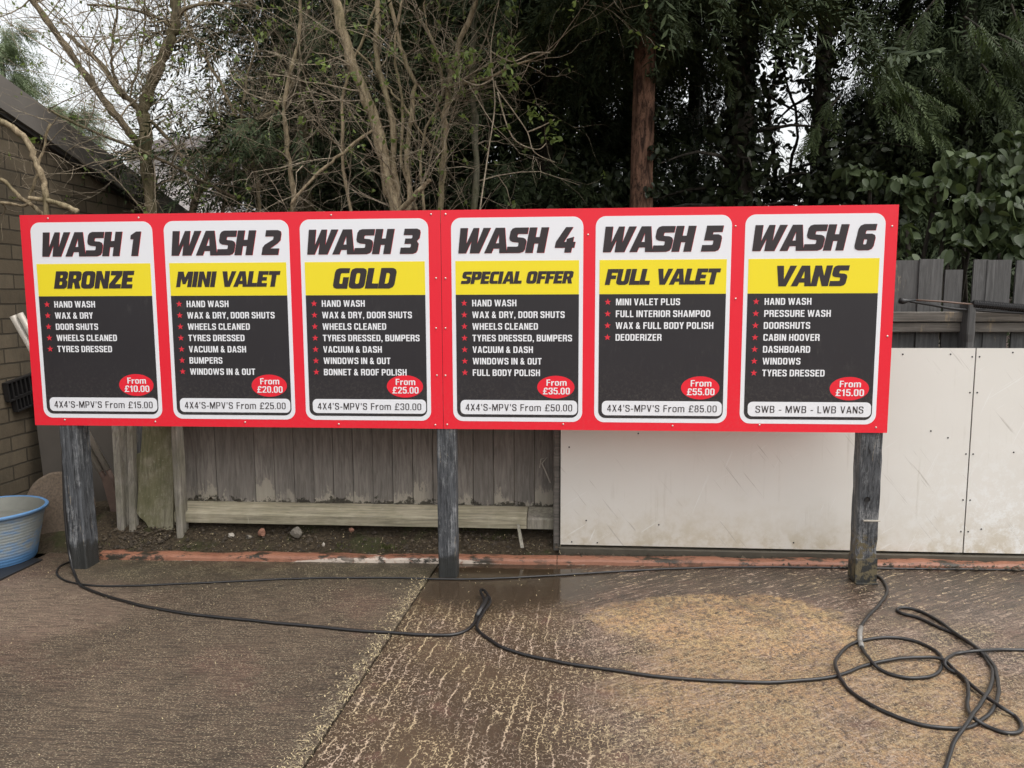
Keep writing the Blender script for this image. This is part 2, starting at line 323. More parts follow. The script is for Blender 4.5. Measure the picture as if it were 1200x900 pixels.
def m_post():
    n = NM('post_black_paint'); p = n.pos(); x, y, z = n.xyz(p)
    g = n.noise(95, n.map(p, (1, 1, 0.06)), 6, 0.8, 0.5); b = n.noise(9, n.map(p, (1, 1, 0.35)), 6, 0.75); f = n.noise(45, p, 6, 0.8)
    c = n.mix(n.ss(g, 0.35, 0.65), (0.020, 0.021, 0.024), (0.105, 0.110, 0.118))
    worn = n.m('MULTIPLY', n.ss(b, 0.46, 0.60), n.ss(n.m('ADD', n.m('MULTIPLY', g, 0.6), n.m('MULTIPLY', f, 0.4)), 0.44, 0.56))
    c = n.mix(n.m('MULTIPLY', worn, 0.8), c, n.mix(g, (0.15, 0.155, 0.16), (0.38, 0.38, 0.38)))
    c = n.mix(n.m('MULTIPLY', n.ss(n.noise(30, n.map(p, (1, 1, 0.10)), 5, 0.8), 0.62, 0.66), 0.9), c, (0.25, 0.215, 0.165))
    c = n.mix(n.ss(n.noise(120, n.map(p, (1, 1, 0.025), loc=(3, 1, 0)), 3, 0.6), 0.66, 0.70), c, (0.008, 0.008, 0.008))
    e = n.m('ADD', z, n.m('MULTIPLY', n.m('SUBTRACT', n.noise(11, p, 6, 0.75), 0.5), -0.26))
    c = n.mix(n.m('MULTIPLY', n.ss(e, 0.17, 0.12), 0.85), c, (0.018, 0.018, 0.015))
    c = n.mix(n.m('MULTIPLY', n.m('MULTIPLY', n.ss(e, 0.34, 0.24), n.ss(n.noise(18, p, 5, 0.75), 0.48, 0.56)), n.ss(x, 1.5, 2.0)), c, (0.13, 0.105, 0.060))
    return n.out(c, 0.55, n.bump(n.m('ADD', g, n.m('MULTIPLY', f, 0.4)), 0.9, 0.006), 0.45)

def m_brick():
    n = NM('wall_brick'); p = n.pos(); x, y, z = n.xyz(p); v = n.comb(y, z, 0.0)
    v = n.mix(0.008, v, n.noise(7, p, 3, col=True))
    t = n.n('ShaderNodeTexBrick'); n.put(t.inputs['Vector'], v)
    for k, q in {'Scale': 1.0, 'Mortar Size': 0.007, 'Mortar Smooth': 0.35, 'Bias': 0.0, 'Brick Width': 0.30, 'Row Height': 0.105}.items(): t.inputs[k].default_value = q
    n.put(t.inputs['Color1'], (0.115, 0.090, 0.060)); n.put(t.inputs['Color2'], (0.165, 0.132, 0.090)); n.put(t.inputs['Mortar'], (0.055, 0.045, 0.032))
    c = n.mix(n.ss(n.noise(2.2, n.map(p, (1, 1, 0.5)), 6, 0.7), 0.4, 0.7, 0, 0.6), t.outputs[0], (0.055, 0.047, 0.034))
    c = n.mix(n.ss(n.noise(40, p, 5, 0.75), 0.5, 0.8, 0, 0.5), c, (0.16, 0.135, 0.10))
    h = n.m('ADD', n.m('MULTIPLY', t.outputs[1], -1.0), n.m('MULTIPLY', n.noise(30, p, 5, 0.7), 0.4))
    return n.out(c, 0.85, n.bump(h, 0.7, 0.012), 0.3)

def m_sheet():
    n = NM('white_sheet'); p = n.pos(); x, y, z = n.xyz(p)
    c = n.mix(n.noise(1.6, p, 5, 0.6), (0.66, 0.625, 0.57), (0.75, 0.72, 0.67))
    low = n.ss(n.m('ADD', z, n.m('MULTIPLY', n.m('SUBTRACT', n.noise(3.2, p, 6, 0.7), 0.5), 0.55)), 0.42, 0.05)
    c = n.mix(n.m('MULTIPLY', low, n.ss(n.noise(10, p, 6, 0.75), 0.35, 0.65, 0.2, 0.62)), c, (0.50, 0.425, 0.30))
    alg = n.m('MULTIPLY', n.ss(n.m('ADD', z, n.m('MULTIPLY', n.m('SUBTRACT', n.noise(14, p, 6, 0.75), 0.5), 0.22)), 0.20, 0.08), n.ss(n.noise(5, p, 5, 0.7), 0.48, 0.62))
    c = n.mix(n.m('MULTIPLY', alg, 0.3), c, (0.40, 0.32, 0.19))
    drip = n.m('MULTIPLY', n.ss(n.noise(24, n.map(p, (1, 1, 0.05)), 4, 0.7), 0.55, 0.72), n.ss(n.noise(2.7, p, 4), 0.45, 0.6))
    c = n.mix(n.m('MULTIPLY', drip, 0.30), c, (0.42, 0.37, 0.29))
    # white scuffs and scratches in a few directions
    for a, l, sd in ((0.6, 0.0, 1), (-0.9, 3.0, 2), (1.2, 7.0, 3)):
        sv = n.map(n.map(p, loc=(l, l, l)), (1, 1, 1), (0, a, 0)); s1 = n.noise(70, n.map(sv, (0.035, 1, 1)), 3, 0.5, 0.3)
        k = n.m('MULTIPLY', n.ss(s1, 0.66, 0.70), n.ss(n.noise(2.0, n.map(p, loc=(sd * 5, 0, 0)), 3), 0.48, 0.6))
        c = n.mix(n.m('MULTIPLY', k, 0.55), c, (0.80, 0.79, 0.76) if sd != 2 else (0.36, 0.32, 0.27))
    sm = n.m('MULTIPLY', n.m('MULTIPLY', n.ss(x, 2.4, 3.4), n.ss(z, 0.95, 0.3)), n.ss(n.noise(16, p, 6, 0.8), 0.45, 0.62))
    c = n.mix(n.m('MULTIPLY', sm, 0.7), c, (0.80, 0.80, 0.78))
    sp = n.m('MULTIPLY', n.ss(n.vor(9, p), 0.07, 0.05), n.ss(n.xyz(n.vor(9, p, out=1))[0], 0.55, 0.6))
    c = n.mix(n.m('MULTIPLY', sp, 0.0), c, (0.10, 0.075, 0.05))
    return n.out(c, 0.42, n.bump(n.noise(1.4, p, 2), 0.25, 0.03), 0.45)

def m_kerb():
    n = NM('terracotta_kerb'); p = n.pos(); x, y, z = n.xyz(p)
    a = n.noise(7, p, 6, 0.7); b = n.noise(40, p, 5, 0.75)
    c = n.mix(b, (0.165, 0.070, 0.040), (0.33, 0.145, 0.088))
    c = n.mix(n.ss(a, 0.52, 0.66, 0, 0.7), c, (0.19, 0.075, 0.045))
    wx = n.noise(2.2, n.map(p, (1, 0, 0)), 4, 0.6)
    wz = n.m('ADD', n.m('MULTIPLY', n.ss(n.m('ABSOLUTE', n.m('ADD', x, 0.35)), 0.75, 0.3), 0.030), n.m('MULTIPLY', n.m('SUBTRACT', n.noise(9, p, 5, 0.7), 0.62), 0.03))
    c = n.mix(n.m('MULTIPLY', n.ss(n.m('SUBTRACT', z, wz), 0.004, -0.002), n.ss(n.noise(30, p, 4), 0.25, 0.45)), c, (0.46, 0.385, 0.32))
    c = n.mix(n.m('MULTIPLY', n.ss(n.noise(13, n.map(p, (0.5, 1, 1)), 6, 0.75), 0.50, 0.58), n.m('MAXIMUM', n.ss(n.noise(1.7, n.map(p, loc=(2, 0, 0)), 3), 0.36, 0.48), n.ss(x, -1.2, -1.9))), c, (0.028, 0.022, 0.014))
    return n.out(c, 0.5, n.bump(b, 0.4, 0.005), 0.4)

def m_bark(name, c0, c1, moss=0.0, scale=18):
    n = NM(name); p = n.pos(); f = n.noise(scale, n.map(p, (1, 1, 0.22)), 6, 0.75, 0.8); g = n.noise(2.6, p, 4)
    f2 = n.noise(scale * 1.6, n.map(p, (1, 1, 0.5)), 5, 0.8)
    c = n.mix(n.ss(f, 0.36, 0.62), c0, c1); c = n.mix(n.ss(f2, 0.52, 0.64, 0, 0.7), c, tuple(v * 0.4 for v in c0))
    if moss: c = n.mix(n.m('MULTIPLY', n.ss(g, 0.45, 0.65), moss), c, (0.085, 0.085, 0.030))
    return n.out(c, 0.85, n.bump(f, 0.9, 0.012), 0.25)

def m_leaf(name, c0, c1, rough=0.5, trans=0.0, spec=0.4):
    n = NM(name); p = n.pos(); isl = n.n('ShaderNodeNewGeometry').outputs['Random Per Island']
    c = n.mix(isl, c0, c1); c = n.mix(n.ss(n.noise(1.3, p, 3), 0.4, 0.65, 0, 0.6), c, tuple(v * 0.55 for v in c0))
    m = n.out(c, rough, None, spec)
    if trans:
        t = n.n('ShaderNodeBsdfTranslucent'); n.put(t.inputs[0], n.mix(0.5, c, (c1[0] * 1.6, c1[1] * 1.7, c1[2])))
        mx = n.n('ShaderNodeMixShader'); mx.inputs[0].default_value = trans; o = n.t.nodes['Material Output']
        n.t.links.new(n.b.outputs[0], mx.inputs[1]); n.t.links.new(t.outputs[0], mx.inputs[2]); n.t.links.new(mx.outputs[0], o.inputs[0])
    return m

M_earth = m_earth(); M_post = m_post(); M_brick = m_brick(); M_sheet = m_sheet(); M_kerb = m_kerb()
M_fenceL = m_paintwood('fence_brown_paint', (0.245, 0.222, 0.196), (0.43, 0.39, 0.32), peel_z=0.335, bw=(-1.931, 0.1345))
M_fenceR = m_paintwood('fence_grey_paint', (0.110, 0.107, 0.104), (0.30, 0.25, 0.19), bw=(0.70, 0.15))
M_rail = m_paintwood('fence_rail_wood', (0.15, 0.135, 0.118), (0.32, 0.25, 0.17), ax=(0.06, 1, 1))
M_ledge = m_paintwood('mossy_timber', (0.37, 0.33, 0.24), (0.50, 0.46, 0.35), moss=0.22, ax=(0.06, 1, 1))
M_oldboard = m_paintwood('mossy_board', (0.27, 0.245, 0.17), (0.42, 0.38, 0.28), moss=0.55)
M_greywood = m_paintwood('grey_weathered_wood', (0.27, 0.245, 0.205), (0.42, 0.38, 0.31), moss=0.25)
M_dampwood = m_plain('damp_dark_wood', (0.075, 0.063, 0.045), 0.6, var=0.5, scale=14, bump=0.3)
M_greysheet = m_plain('grey_sheet', (0.058, 0.049, 0.040), 0.7, var=0.4, scale=5)
M_fascia = m_plain('fascia_dark', (0.165, 0.150, 0.135), 0.6, var=0.3, scale=3)
M_darkbark_ = m_plain('soffit_dark', (0.035, 0.031, 0.027), 0.8)
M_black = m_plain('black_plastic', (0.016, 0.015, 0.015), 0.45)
M_hose = m_plain('hose_rubber', (0.013, 0.012, 0.012), 0.36, 0.5, var=0.5, scale=14)
M_steel = m_plain('galvanised_steel', (0.46, 0.42, 0.36), 0.38, metal=0.15, var=0.2, scale=20)
M_grey_fit = m_plain('worn_grey_fitting', (0.20, 0.19, 0.175), 0.45, var=0.5, scale=60)
M_screw = m_plain('screw_steel', (0.62, 0.58, 0.52), 0.35, metal=0.7)
M_copper = m_plain('rusty_pipe', (0.125, 0.080, 0.060), 0.6, var=0.5, scale=20)
M_disc = m_plain('disc_stone', (0.150, 0.112, 0.080), 0.9, var=0.75, scale=75, bump=0.8)
M_stone = m_plain('stone', (0.17, 0.15, 0.12), 0.8, var=0.5, scale=20, bump=0.4)
M_chalk = m_plain('chalk_stone', (0.40, 0.36, 0.30), 0.8, var=0.2, scale=20)
M_brickbit = m_plain('brick_piece', (0.22, 0.105, 0.068), 0.85, var=0.5, scale=30)
M_straw = m_plain('dry_straw', (0.42, 0.34, 0.20), 0.8, var=0.3, scale=50)
M_render = m_plain('house_render', (0.62, 0.57, 0.55), 0.8, var=0.06)
M_roof = m_plain('house_roof', (0.12, 0.10, 0.095), 0.8, var=0.3, scale=12)
M_glass = m_plain('window_glass', (0.03, 0.035, 0.04), 0.1)

# ------------------------------------------------------------------ ground
def jx(y): return -0.098 + (y + 0.067) * 0.0605      # joint between the slabs
def quad_sheet(name, pts, mat, z):
    b = MB(); b.add([(x, y, z) for x, y in pts], [tuple(range(len(pts)))]); o = b.build(name, mat); o['kind'] = 'structure'; return o
quad_sheet('ground', [(-600, -600), (600, -600), (600, 600), (-600, 600)], M_earth, -0.035)
def slab(name, x0, x1, mat):
    b = MB(); ys = [-9 + i * 0.5 for i in range(19)] + [0.24, 0.46]
    for a, c in zip(ys[:-1], ys[1:]):
        p = [(x0(a), a), (x1(a), a), (x1(c), c), (x0(c), c)]
        b.add([(x, y, 0) for x, y in p] + [(x, y, -0.03) for x, y in p], [(0, 1, 2, 3), (1, 5, 6, 2), (0, 3, 7, 4)])
    o = b.build(name, mat); o['kind'] = 'structure'
slab('concrete_yard', lambda y: max(-3.3, -2.62 - (y + 0.05) * 0.0) if y > -0.6 else -3.3, lambda y: jx(y) - 0.006, m_ground('left'))
slab('concrete_yard', lambda y: jx(y) + 0.006, lambda y: 9.0, m_ground('right'))

def bank():
    b = MB(); xs = np.linspace(-6.5, 9, 240); ysn = np.concatenate([np.linspace(0.27, 0.75, 26), np.linspace(0.8, 14, 26)]); vs_ = []
    from mathutils import noise as mn
    for yr in ysn:
        for xv in xs:
            yv = yr; yr2 = yr + (xv + 2.25) * 0.031 * (1 if xv < 0.66 else 0.95)
            h = 0.0 + 0.17 * min(1, max(0, (yv - 0.30) / 0.34)) if xv < 0.66 else 0.01 + 0.05 * min(1, max(0, (yv - 0.30) / 0.3))
            h += 0.022 * mn.noise((xv * 6, yv * 6, 0)) + 0.010 * mn.noise((xv * 22, yv * 22, 3))
            if yv < 0.29: h = min(h, 0.01)
            vs_.append((xv, yr2 if xv > -2.25 else yr, h))
    nx = len(xs); b.add(vs_, [(j * nx + i, j * nx + i + 1, (j + 1) * nx + i + 1, (j + 1) * nx + i) for j in range(len(ysn) - 1) for i in range(nx - 1)])
    o = b.build('earth_bank', M_earth, smooth=True); o['kind'] = 'structure'
bank()

# terracotta kerb in lengths
def kerb(x0, x1, y0, y1):
    b = MB(); n_ = int(22 * (x1 - x0)) + 8
    prof = [(-0.004, 0.0), (0.0, 0.018), (0.012, 0.031), (0.04, 0.036), (0.072, 0.034), (0.08, 0.0)]
    vs_ = []; from mathutils import noise as mn
    for i in range(n_ + 1):
        x = x0 + (x1 - x0) * i / n_; y = y0 + (y1 - y0) * i / n_
        w_ = 0.010 * mn.noise((x * 3, 1, 0)) + 0.005 * mn.noise((x * 13, 1, 0)); h_ = 1 + 0.30 * mn.noise((x * 3, 7, 0)) + 0.15 * mn.noise((x * 14, 3, 0))
        vs_ += [(x, y + dy + w_, z * h_) for dy, z in prof]
    k = len(prof)
    b.add(vs_, [(i * k + j, (i + 1) * k + j, (i + 1) * k + j + 1, i * k + j + 1) for i in range(n_) for j in range(k - 1)] + [tuple(range(k)), tuple(range(n_ * k, n_ * k + k))])
    return b.build('kerb', M_kerb, smooth=False)
def kerby(x): return 0.176 + (x + 2.25) * 0.031
ends = [(-2.22, -0.02, 'terracotta edging from the left sign post to the middle post'), (-0.005, 0.64, 'short terracotta edging between the middle post and the white board'),
        (0.645, 5.2, 'long terracotta edging along the foot of the white boards')]
for a, c, lb in ends: tag(kerb(a, c, kerby(a), kerby(c)), lb, 'kerb', 'terracotta edging along the yard')

# ------------------------------------------------------------------ the sign
ZS = 0.8796
GL = {  # heavy squared lettering: outer loop, then holes, then advance width; cap height 10
 'W': ([[(0,10),(2.9,10),(3.4,3.7),(5.1,10),(7.3,10),(7.6,3.7),(9.0,10),(11.8,10),(9.1,0),(5.4,0),(5.2,4.8),(3.9,0),(.9,0)]], 11.4),
 'A': ([[(-.2,0),(2.5,10),(6.1,10),(8.6,0),(5.7,0),(5.4,1.8),(3.1,1.8),(2.7,0)], [(3.6,3.9),(4.9,3.9),(4.25,7.4)]], 8.6),
 'S': ([[(6.9,10),(1.8,10),(.7,9.6),(.15,8.6),(.15,5.9),(.6,4.9),(1.6,4.4),(3.9,4.1),(4.1,3.8),(4.1,2.7),(3.8,2.5),(0,2.5),(0,0),(5.2,0),(6.5,.5),(7,1.5),(7,4.5),(6.5,5.5),(5.4,6.0),(3.3,6.2),(3.1,6.5),(3.1,7.2),(3.4,7.5),(6.9,7.5)]], 7.5),
 'H': ([[(0,0),(0,10),(2.9,10),(2.9,6.2),(4.5,6.2),(4.5,10),(7.4,10),(7.4,0),(4.5,0),(4.5,3.7),(2.9,3.7),(2.9,0)]], 8.0),
 '1': ([[(1.4,0),(1.4,6.9),(.1,6.9),(.1,8.5),(2.2,10),(4.3,10),(4.3,0)]], 5.0),
 '2': ([[(0,0),(0,3.0),(.8,4.2),(3.8,6.2),(3.9,7.2),(3.6,7.5),(.4,7.5),(.4,10),(5.2,10),(6.4,9.5),(6.8,8.5),(6.8,5.9),(5.9,4.7),(3.1,2.6),(6.8,2.6),(6.8,0)]], 7.3),
 '3': ([[(0,0),(0,2.5),(3.6,2.5),(3.9,2.8),(3.9,3.7),(3.6,4.0),(1.2,4.0),(1.2,6.1),(3.6,6.1),(3.9,6.4),(3.9,7.2),(3.6,7.5),(.3,7.5),(.3,10),(5.2,10),(6.4,9.5),(6.8,8.5),(6.8,6.3),(5.9,5.1),(6.8,4.0),(6.8,1.5),(6.4,.5),(5.2,0)]], 7.3),
 '4': ([[(4.0,0),(4.0,1.9),(0,1.9),(0,4.2),(2.8,10),(5.6,10),(3.1,4.2),(4.0,4.2),(4.0,5.4),(6.6,6.2),(6.6,4.2),(7.5,4.2),(7.5,1.9),(6.6,1.9),(6.6,0)]], 7.8),
 '5': ([[(0,0),(0,2.5),(3.6,2.5),(3.9,2.8),(3.9,4.0),(3.6,4.3),(.3,4.3),(.3,10),(6.5,10),(6.5,7.5),(3.1,7.5),(3.1,6.6),(5.2,6.6),(6.4,6.1),(6.8,5.1),(6.8,1.5),(6.4,.5),(5.2,0)]], 7.3),
 '6': ([[(1.6,0),(.5,.5),(0,1.6),(0,8.2),(.5,9.4),(1.8,10),(6.3,10),(6.3,7.6),(3.2,7.6),(2.9,7.3),(2.9,6.3),(5.3,6.3),(6.4,5.8),(6.9,4.8),(6.9,1.6),(6.4,.5),(5.3,0)], [(2.9,2.5),(3.2,2.2),(3.8,2.2),(4.1,2.5),(4.1,3.9),(3.8,4.2),(2.9,4.2)]], 7.4),
 'B': ([[(0,0),(0,10),(5.4,10),(6.6,9.5),(7,8.6),(7,6.3),(6.2,5.2),(7.2,4.1),(7.2,1.5),(6.8,.5),(5.6,0)], [(2.8,2.2),(3.9,2.2),(4.3,2.6),(4.3,3.7),(3.9,4.1),(2.8,4.1)], [(2.8,6.2),(3.8,6.2),(4.2,6.5),(4.2,7.5),(3.9,7.8),(2.8,7.8)]], 7.7),
 'R': ([[(0,0),(0,10),(5.5,10),(6.8,9.5),(7.2,8.5),(7.2,5.2),(6.1,4.0),(7.5,0),(4.4,0),(3.4,3.4),(2.8,3.4),(2.8,0)], [(2.8,5.7),(3.9,5.7),(4.3,6.1),(4.3,7.3),(3.9,7.7),(2.8,7.7)]], 7.8),
 'O': ([[(1.8,0),(.5,.6),(0,1.8),(0,8.2),(.5,9.4),(1.8,10),(5.6,10),(6.9,9.4),(7.4,8.2),(7.4,1.8),(6.9,.6),(5.6,0)], [(2.8,2.9),(3.2,2.4),(4.2,2.4),(4.6,2.9),(4.6,7.1),(4.2,7.6),(3.2,7.6),(2.8,7.1)]], 8.0),
 'N': ([[(0,0),(0,10),(2.8,10),(4.9,4.9),(4.9,10),(7.6,10),(7.6,0),(4.9,0),(2.7,5.2),(2.7,0)]], 8.2),
 'Z': ([[(0,0),(0,2.6),(3.3,7.5),(.2,7.5),(.2,10),(6.6,10),(6.6,7.4),(3.3,2.5),(6.6,2.5),(6.6,0)]], 7.1),
 'E': ([[(0,0),(0,10),(6.2,10),(6.2,7.6),(2.9,7.6),(2.9,6.2),(5.7,6.2),(5.7,3.9),(2.9,3.9),(2.9,2.4),(6.2,2.4),(6.2,0)]], 6.7),
 'F': ([[(0,0),(0,10),(6.2,10),(6.2,7.6),(2.9,7.6),(2.9,6.0),(5.7,6.0),(5.7,3.7),(2.9,3.7),(2.9,0)]], 6.5),
 'L': ([[(0,0),(0,10),(2.9,10),(2.9,2.5),(5.9,2.5),(5.9,0)]], 6.2),
 'I': ([[(0,0),(0,10),(2.9,10),(2.9,0)]], 3.6),
 'T': ([[(2.0,0),(2.0,7.5),(0,7.5),(0,10),(6.9,10),(6.9,7.5),(4.9,7.5),(4.9,0)]], 7.0),
 'M': ([[(0,0),(0,10),(3.4,10),(4.8,6.0),(6.2,10),(9.6,10),(9.6,0),(7.0,0),(7.0,5.6),(5.7,1.9),(3.9,1.9),(2.6,5.6),(2.6,0)]], 10.2),
 'V': ([[(-.2,10),(2.8,10),(4.2,3.4),(5.6,10),(8.5,10),(5.8,0),(2.5,0)]], 8.3),
 'D': ([[(0,0),(0,10),(5.4,10),(6.8,9.3),(7.4,8.0),(7.4,2.0),(6.8,.7),(5.4,0)], [(2.8,2.4),(3.9,2.4),(4.5,3.0),(4.5,7.0),(3.9,7.6),(2.8,7.6)]], 8.0),
 'G': ([[(1.8,0),(.5,.6),(0,1.8),(0,8.2),(.5,9.4),(1.8,10),(6.7,10),(6.7,7.6),(3.2,7.6),(2.8,7.1),(2.8,2.9),(3.2,2.4),(4.2,2.4),(4.2,5.6),(6.9,5.6),(6.9,0)]], 7.5),
 'P': ([[(0,0),(0,10),(5.5,10),(6.8,9.5),(7.2,8.4),(7.2,4.9),(6.8,3.8),(5.5,3.3),(2.8,3.3),(2.8,0)], [(2.8,5.6),(3.9,5.6),(4.3,6.0),(4.3,7.3),(3.9,7.7),(2.8,7.7)]], 7.6),
 'C': ([[(1.8,0),(.5,.6),(0,1.8),(0,8.2),(.5,9.4),(1.8,10),(6.3,10),(6.3,7.6),(3.2,7.6),(2.8,7.1),(2.8,2.9),(3.2,2.4),(6.3,2.4),(6.3,0)]], 6.8),
 'U': ([[(1.8,0),(.5,.6),(0,1.8),(0,10),(2.8,10),(2.8,2.9),(3.2,2.4),(4.1,2.4),(4.5,2.9),(4.5,10),(7.3,10),(7.3,1.8),(6.8,.6),(5.5,0)]], 7.9),
}
def curve_mesh(loops, thick):
    """loops: list of 2D loops (x,z) with holes -> mesh verts/faces of a thin plate, flat in xz"""
    cu = bpy.data.curves.new('outline', 'CURVE'); cu.dimensions = '2D'; cu.fill_mode = 'BOTH'; cu.extrude = thick / 2
    for lp in loops:
        s = cu.splines.new('POLY'); s.points.add(len(lp) - 1); s.use_cyclic_u = True
        for i, (x, z) in enumerate(lp): s.points[i].co = (x, z, 0, 1)
    return grab(cu)
def grab(cu):
    o = bpy.data.objects.new('outline', cu); C.objects.link(o); bpy.context.view_layer.update()
    dg = bpy.context.evaluated_depsgraph_get(); me = bpy.data.meshes.new_from_object(o.evaluated_get(dg))
    v = [tuple(q.co) for q in me.vertices]; f = [tuple(p.vertices) for p in me.polygons]
    bpy.data.objects.remove(o); bpy.data.curves.remove(cu); bpy.data.meshes.remove(me)
    return v, f
def plate(b, vf, x, z, y, sx=1, sz=1, mi=0):
    b.add([(x + p[0] * sx, y - p[2], z + p[1] * sz) for p in vf[0]], vf[1], mi)
TH = 0.0008
def heavy(text, cx, z0, width, cap, shear=0.19):
    """loops of the heavy italic lettering, centred on cx with the given overall width"""
    x = 0; gl = []; wi = 0
    for ch in text:
        if ch == ' ': x += 3.3; wi += 1; continue
        lp, adv = GL[ch]; gl.append((x, lp, wi)); x += adv - 0.2
    allx = [gx + px + pz * shear for gx, lp, q in gl for px, pz in lp[0]]; x0, x1 = min(allx), max(allx)
    sx = width / (x1 - x0); sz = cap / 10
    return [[[(cx - width / 2 + (gx + px + pz * shear - x0) * sx, z0 + pz * sz) for px, pz in l] for gx, lp, q in gl if q == k for l in lp] for k in range(wi + 1)]
def cond(ch, s, t, w):
    """condensed grotesque capitals as outlines; cap height 10, stem s, bar t, width w -> loops, advance width"""
    q = 10 - t; k = w - s; wm = w * 1.32; wv = w * 1.04; ww = w * 1.58; d = 0.6
    if ch == 'A': a = w * 1.08; return [[(-.1,0),(a/2-s*.62,10),(a/2+s*.62,10),(a+.1,0),(a-s,0),(a-s-.35,2.1),(s+.35,2.1),(s,0)],[(s+.65,2.1+t),(a-s-.65,2.1+t),(a/2,8.2)]], a
    if ch == 'B': return [[(0,0),(0,10),(w-1.7,10),(w-.6,9.6),(w-.2,8.6),(w-.2,6.4),(w-1.0,5.3),(w,4.2),(w,1.5),(w-.4,.5),(w-1.6,0)],[(s,t),(k-.5,t),(k,t+.6),(k,3.9),(k-.5,4.45),(s,4.45)],[(s,4.45+t),(k-.6,4.45+t),(k-.2,4.9+t),(k-.2,9.4-t),(k-.6,q),(s,q)]], w
    if ch == 'C': return [[(w,6.9),(w,8.4),(w-.5,9.5),(w-1.7,10),(1.8,10),(.5,9.5),(0,8.2),(0,1.8),(.5,.5),(1.8,0),(w-1.7,0),(w-.5,.5),(w,1.6),(w,3.3),(k,3.3),(k,2.2),(k-d,t),(s+.5,t),(s,t+.7),(s,q-.7),(s+.5,q),(k-d,q),(k,7.9),(k,6.9)]], w
    if ch == 'D': return [[(0,0),(0,10),(w-1.9,10),(w-.6,9.4),(w,8.0),(w,2.0),(w-.6,.6),(w-1.9,0)],[(s,t),(k-.6,t),(k,t+.8),(k,q-.8),(k-.6,q),(s,q)]], w
    if ch == 'E': a = w * .88; return [[(0,0),(0,10),(a,10),(a,q),(s,q),(s,5.2+t/2),(a-.4,5.2+t/2),(a-.4,5.2-t/2),(s,5.2-t/2),(s,t),(a,t),(a,0)]], a
    if ch == 'F': a = w * .86; return [[(0,0),(0,10),(a,10),(a,q),(s,q),(s,5.1+t/2),(a-.4,5.1+t/2),(a-.4,5.1-t/2),(s,5.1-t/2),(s,0)]], a
    if ch == 'G': return [[(w,6.9),(w,8.4),(w-.5,9.5),(w-1.7,10),(1.8,10),(.5,9.5),(0,8.2),(0,1.8),(.5,.5),(1.8,0),(w-1.7,0),(w-.5,.5),(w,1.6),(w,5.2),(w/2,5.2),(w/2,5.2-t),(k,5.2-t),(k,2.2),(k-d,t),(s+.5,t),(s,t+.7),(s,q-.7),(s+.5,q),(k-d,q),(k,7.9),(k,6.9)]], w
    if ch == 'H': return [[(0,0),(0,10),(s,10),(s,5.1+t/2),(k,5.1+t/2),(k,10),(w,10),(w,0),(k,0),(k,5.1-t/2),(s,5.1-t/2),(s,0)]], w
    if ch == 'I': return [[(0,0),(0,10),(s,10),(s,0)]], s
    if ch == 'K': return [[(0,0),(0,10),(s,10),(s,5.6),(w-1.2*s,10),(w,10),(.5*w+.2,5.6),(w+.2,0),(w-1.15*s,0),(.5*w-.55,4.0),(s,3.1),(s,0)]], w
    if ch == 'L': a = w * .84; return [[(0,0),(0,10),(s,10),(s,t),(a,t),(a,0)]], a
    if ch == 'M': return [[(0,0),(0,10),(s*1.3,10),(wm/2,3.4),(wm-1.3*s,10),(wm,10),(wm,0),(wm-s*.9,0),(wm-s*.9,6.9),(wm/2+s*.42,0),(wm/2-s*.42,0),(s*.9,6.9),(s*.9,0)]], wm
    if ch == 'N': return [[(0,0),(0,10),(s*1.1,10),(w-s*.95,3.6),(w-s*.95,10),(w,10),(w,0),(w-s*1.1,0),(s*.95,6.4),(s*.95,0)]], w
    if ch in 'O0':
        if ch == '0': w *= .93; k = w - s
        return [[(1.9,0),(.6,.5),(0,1.9),(0,8.1),(.6,9.5),(1.9,10),(w-1.9,10),(w-.6,9.5),(w,8.1),(w,1.9),(w-.6,.5),(w-1.9,0)],[(s+.6,t),(k-.6,t),(k,t+.8),(k,q-.8),(k-.6,q),(s+.6,q),(s,q-.8),(s,t+.8)]], w
    if ch == 'P': return [[(0,0),(0,10),(w-1.7,10),(w-.4,9.5),(w,8.4),(w,5.4),(w-.4,4.2),(w-1.7,3.8),(s,3.8),(s,0)],[(s,3.8+t),(k-.5,3.8+t),(k,4.4+t),(k,9.4-t),(k-.5,q),(s,q)]], w
    if ch == 'R': return [[(0,0),(0,10),(w-1.7,10),(w-.4,9.5),(w,8.4),(w,6.0),(w-.9,4.9),(w-.1,3.9),(w+.1,0),(k,0),(k-.1,3.4),(k-.6,4.1),(s,4.1),(s,0)],[(s,4.1+t),(k-.5,4.1+t),(k,4.6+t),(k,9.4-t),(k-.5,q),(s,q)]], w
    if ch == 'S': return [[(w,7.1),(w,8.4),(w-.5,9.5),(w-1.6,10),(1.6,10),(.5,9.5),(0,8.4),(0,6.4),(1.4,5.0),(k-.7,4.2),(k,3.6),(k,2.2),(k-d,t),(s+d,t),(s,2.2),(s,3.1),(0,3.1),(0,1.6),(.5,.5),(1.6,0),(w-1.6,0),(w-.5,.5),(w,1.6),(w,4.2),(w-1.2,5.5),(s+.7,6.2),(s,6.8),(s,7.9),(s+d,q),(k-d,q),(k,7.9),(k,7.1)]], w
    if ch == 'T': a = w * .95; return [[(a/2-s/2,0),(a/2-s/2,q),(0,q),(0,10),(a,10),(a,q),(a/2+s/2,q),(a/2+s/2,0)]], a
    if ch == 'U': return [[(0,10),(0,1.7),(.5,.5),(1.7,0),(w-1.7,0),(w-.5,.5),(w,1.7),(w,10),(k,10),(k,2.1),(k-d,t),(s+d,t),(s,2.1),(s,10)]], w
    if ch == 'V': return [[(0,10),(s,10),(wv/2,2.6),(wv-s,10),(wv,10),(wv/2+s*.55,0),(wv/2-s*.55,0)]], wv
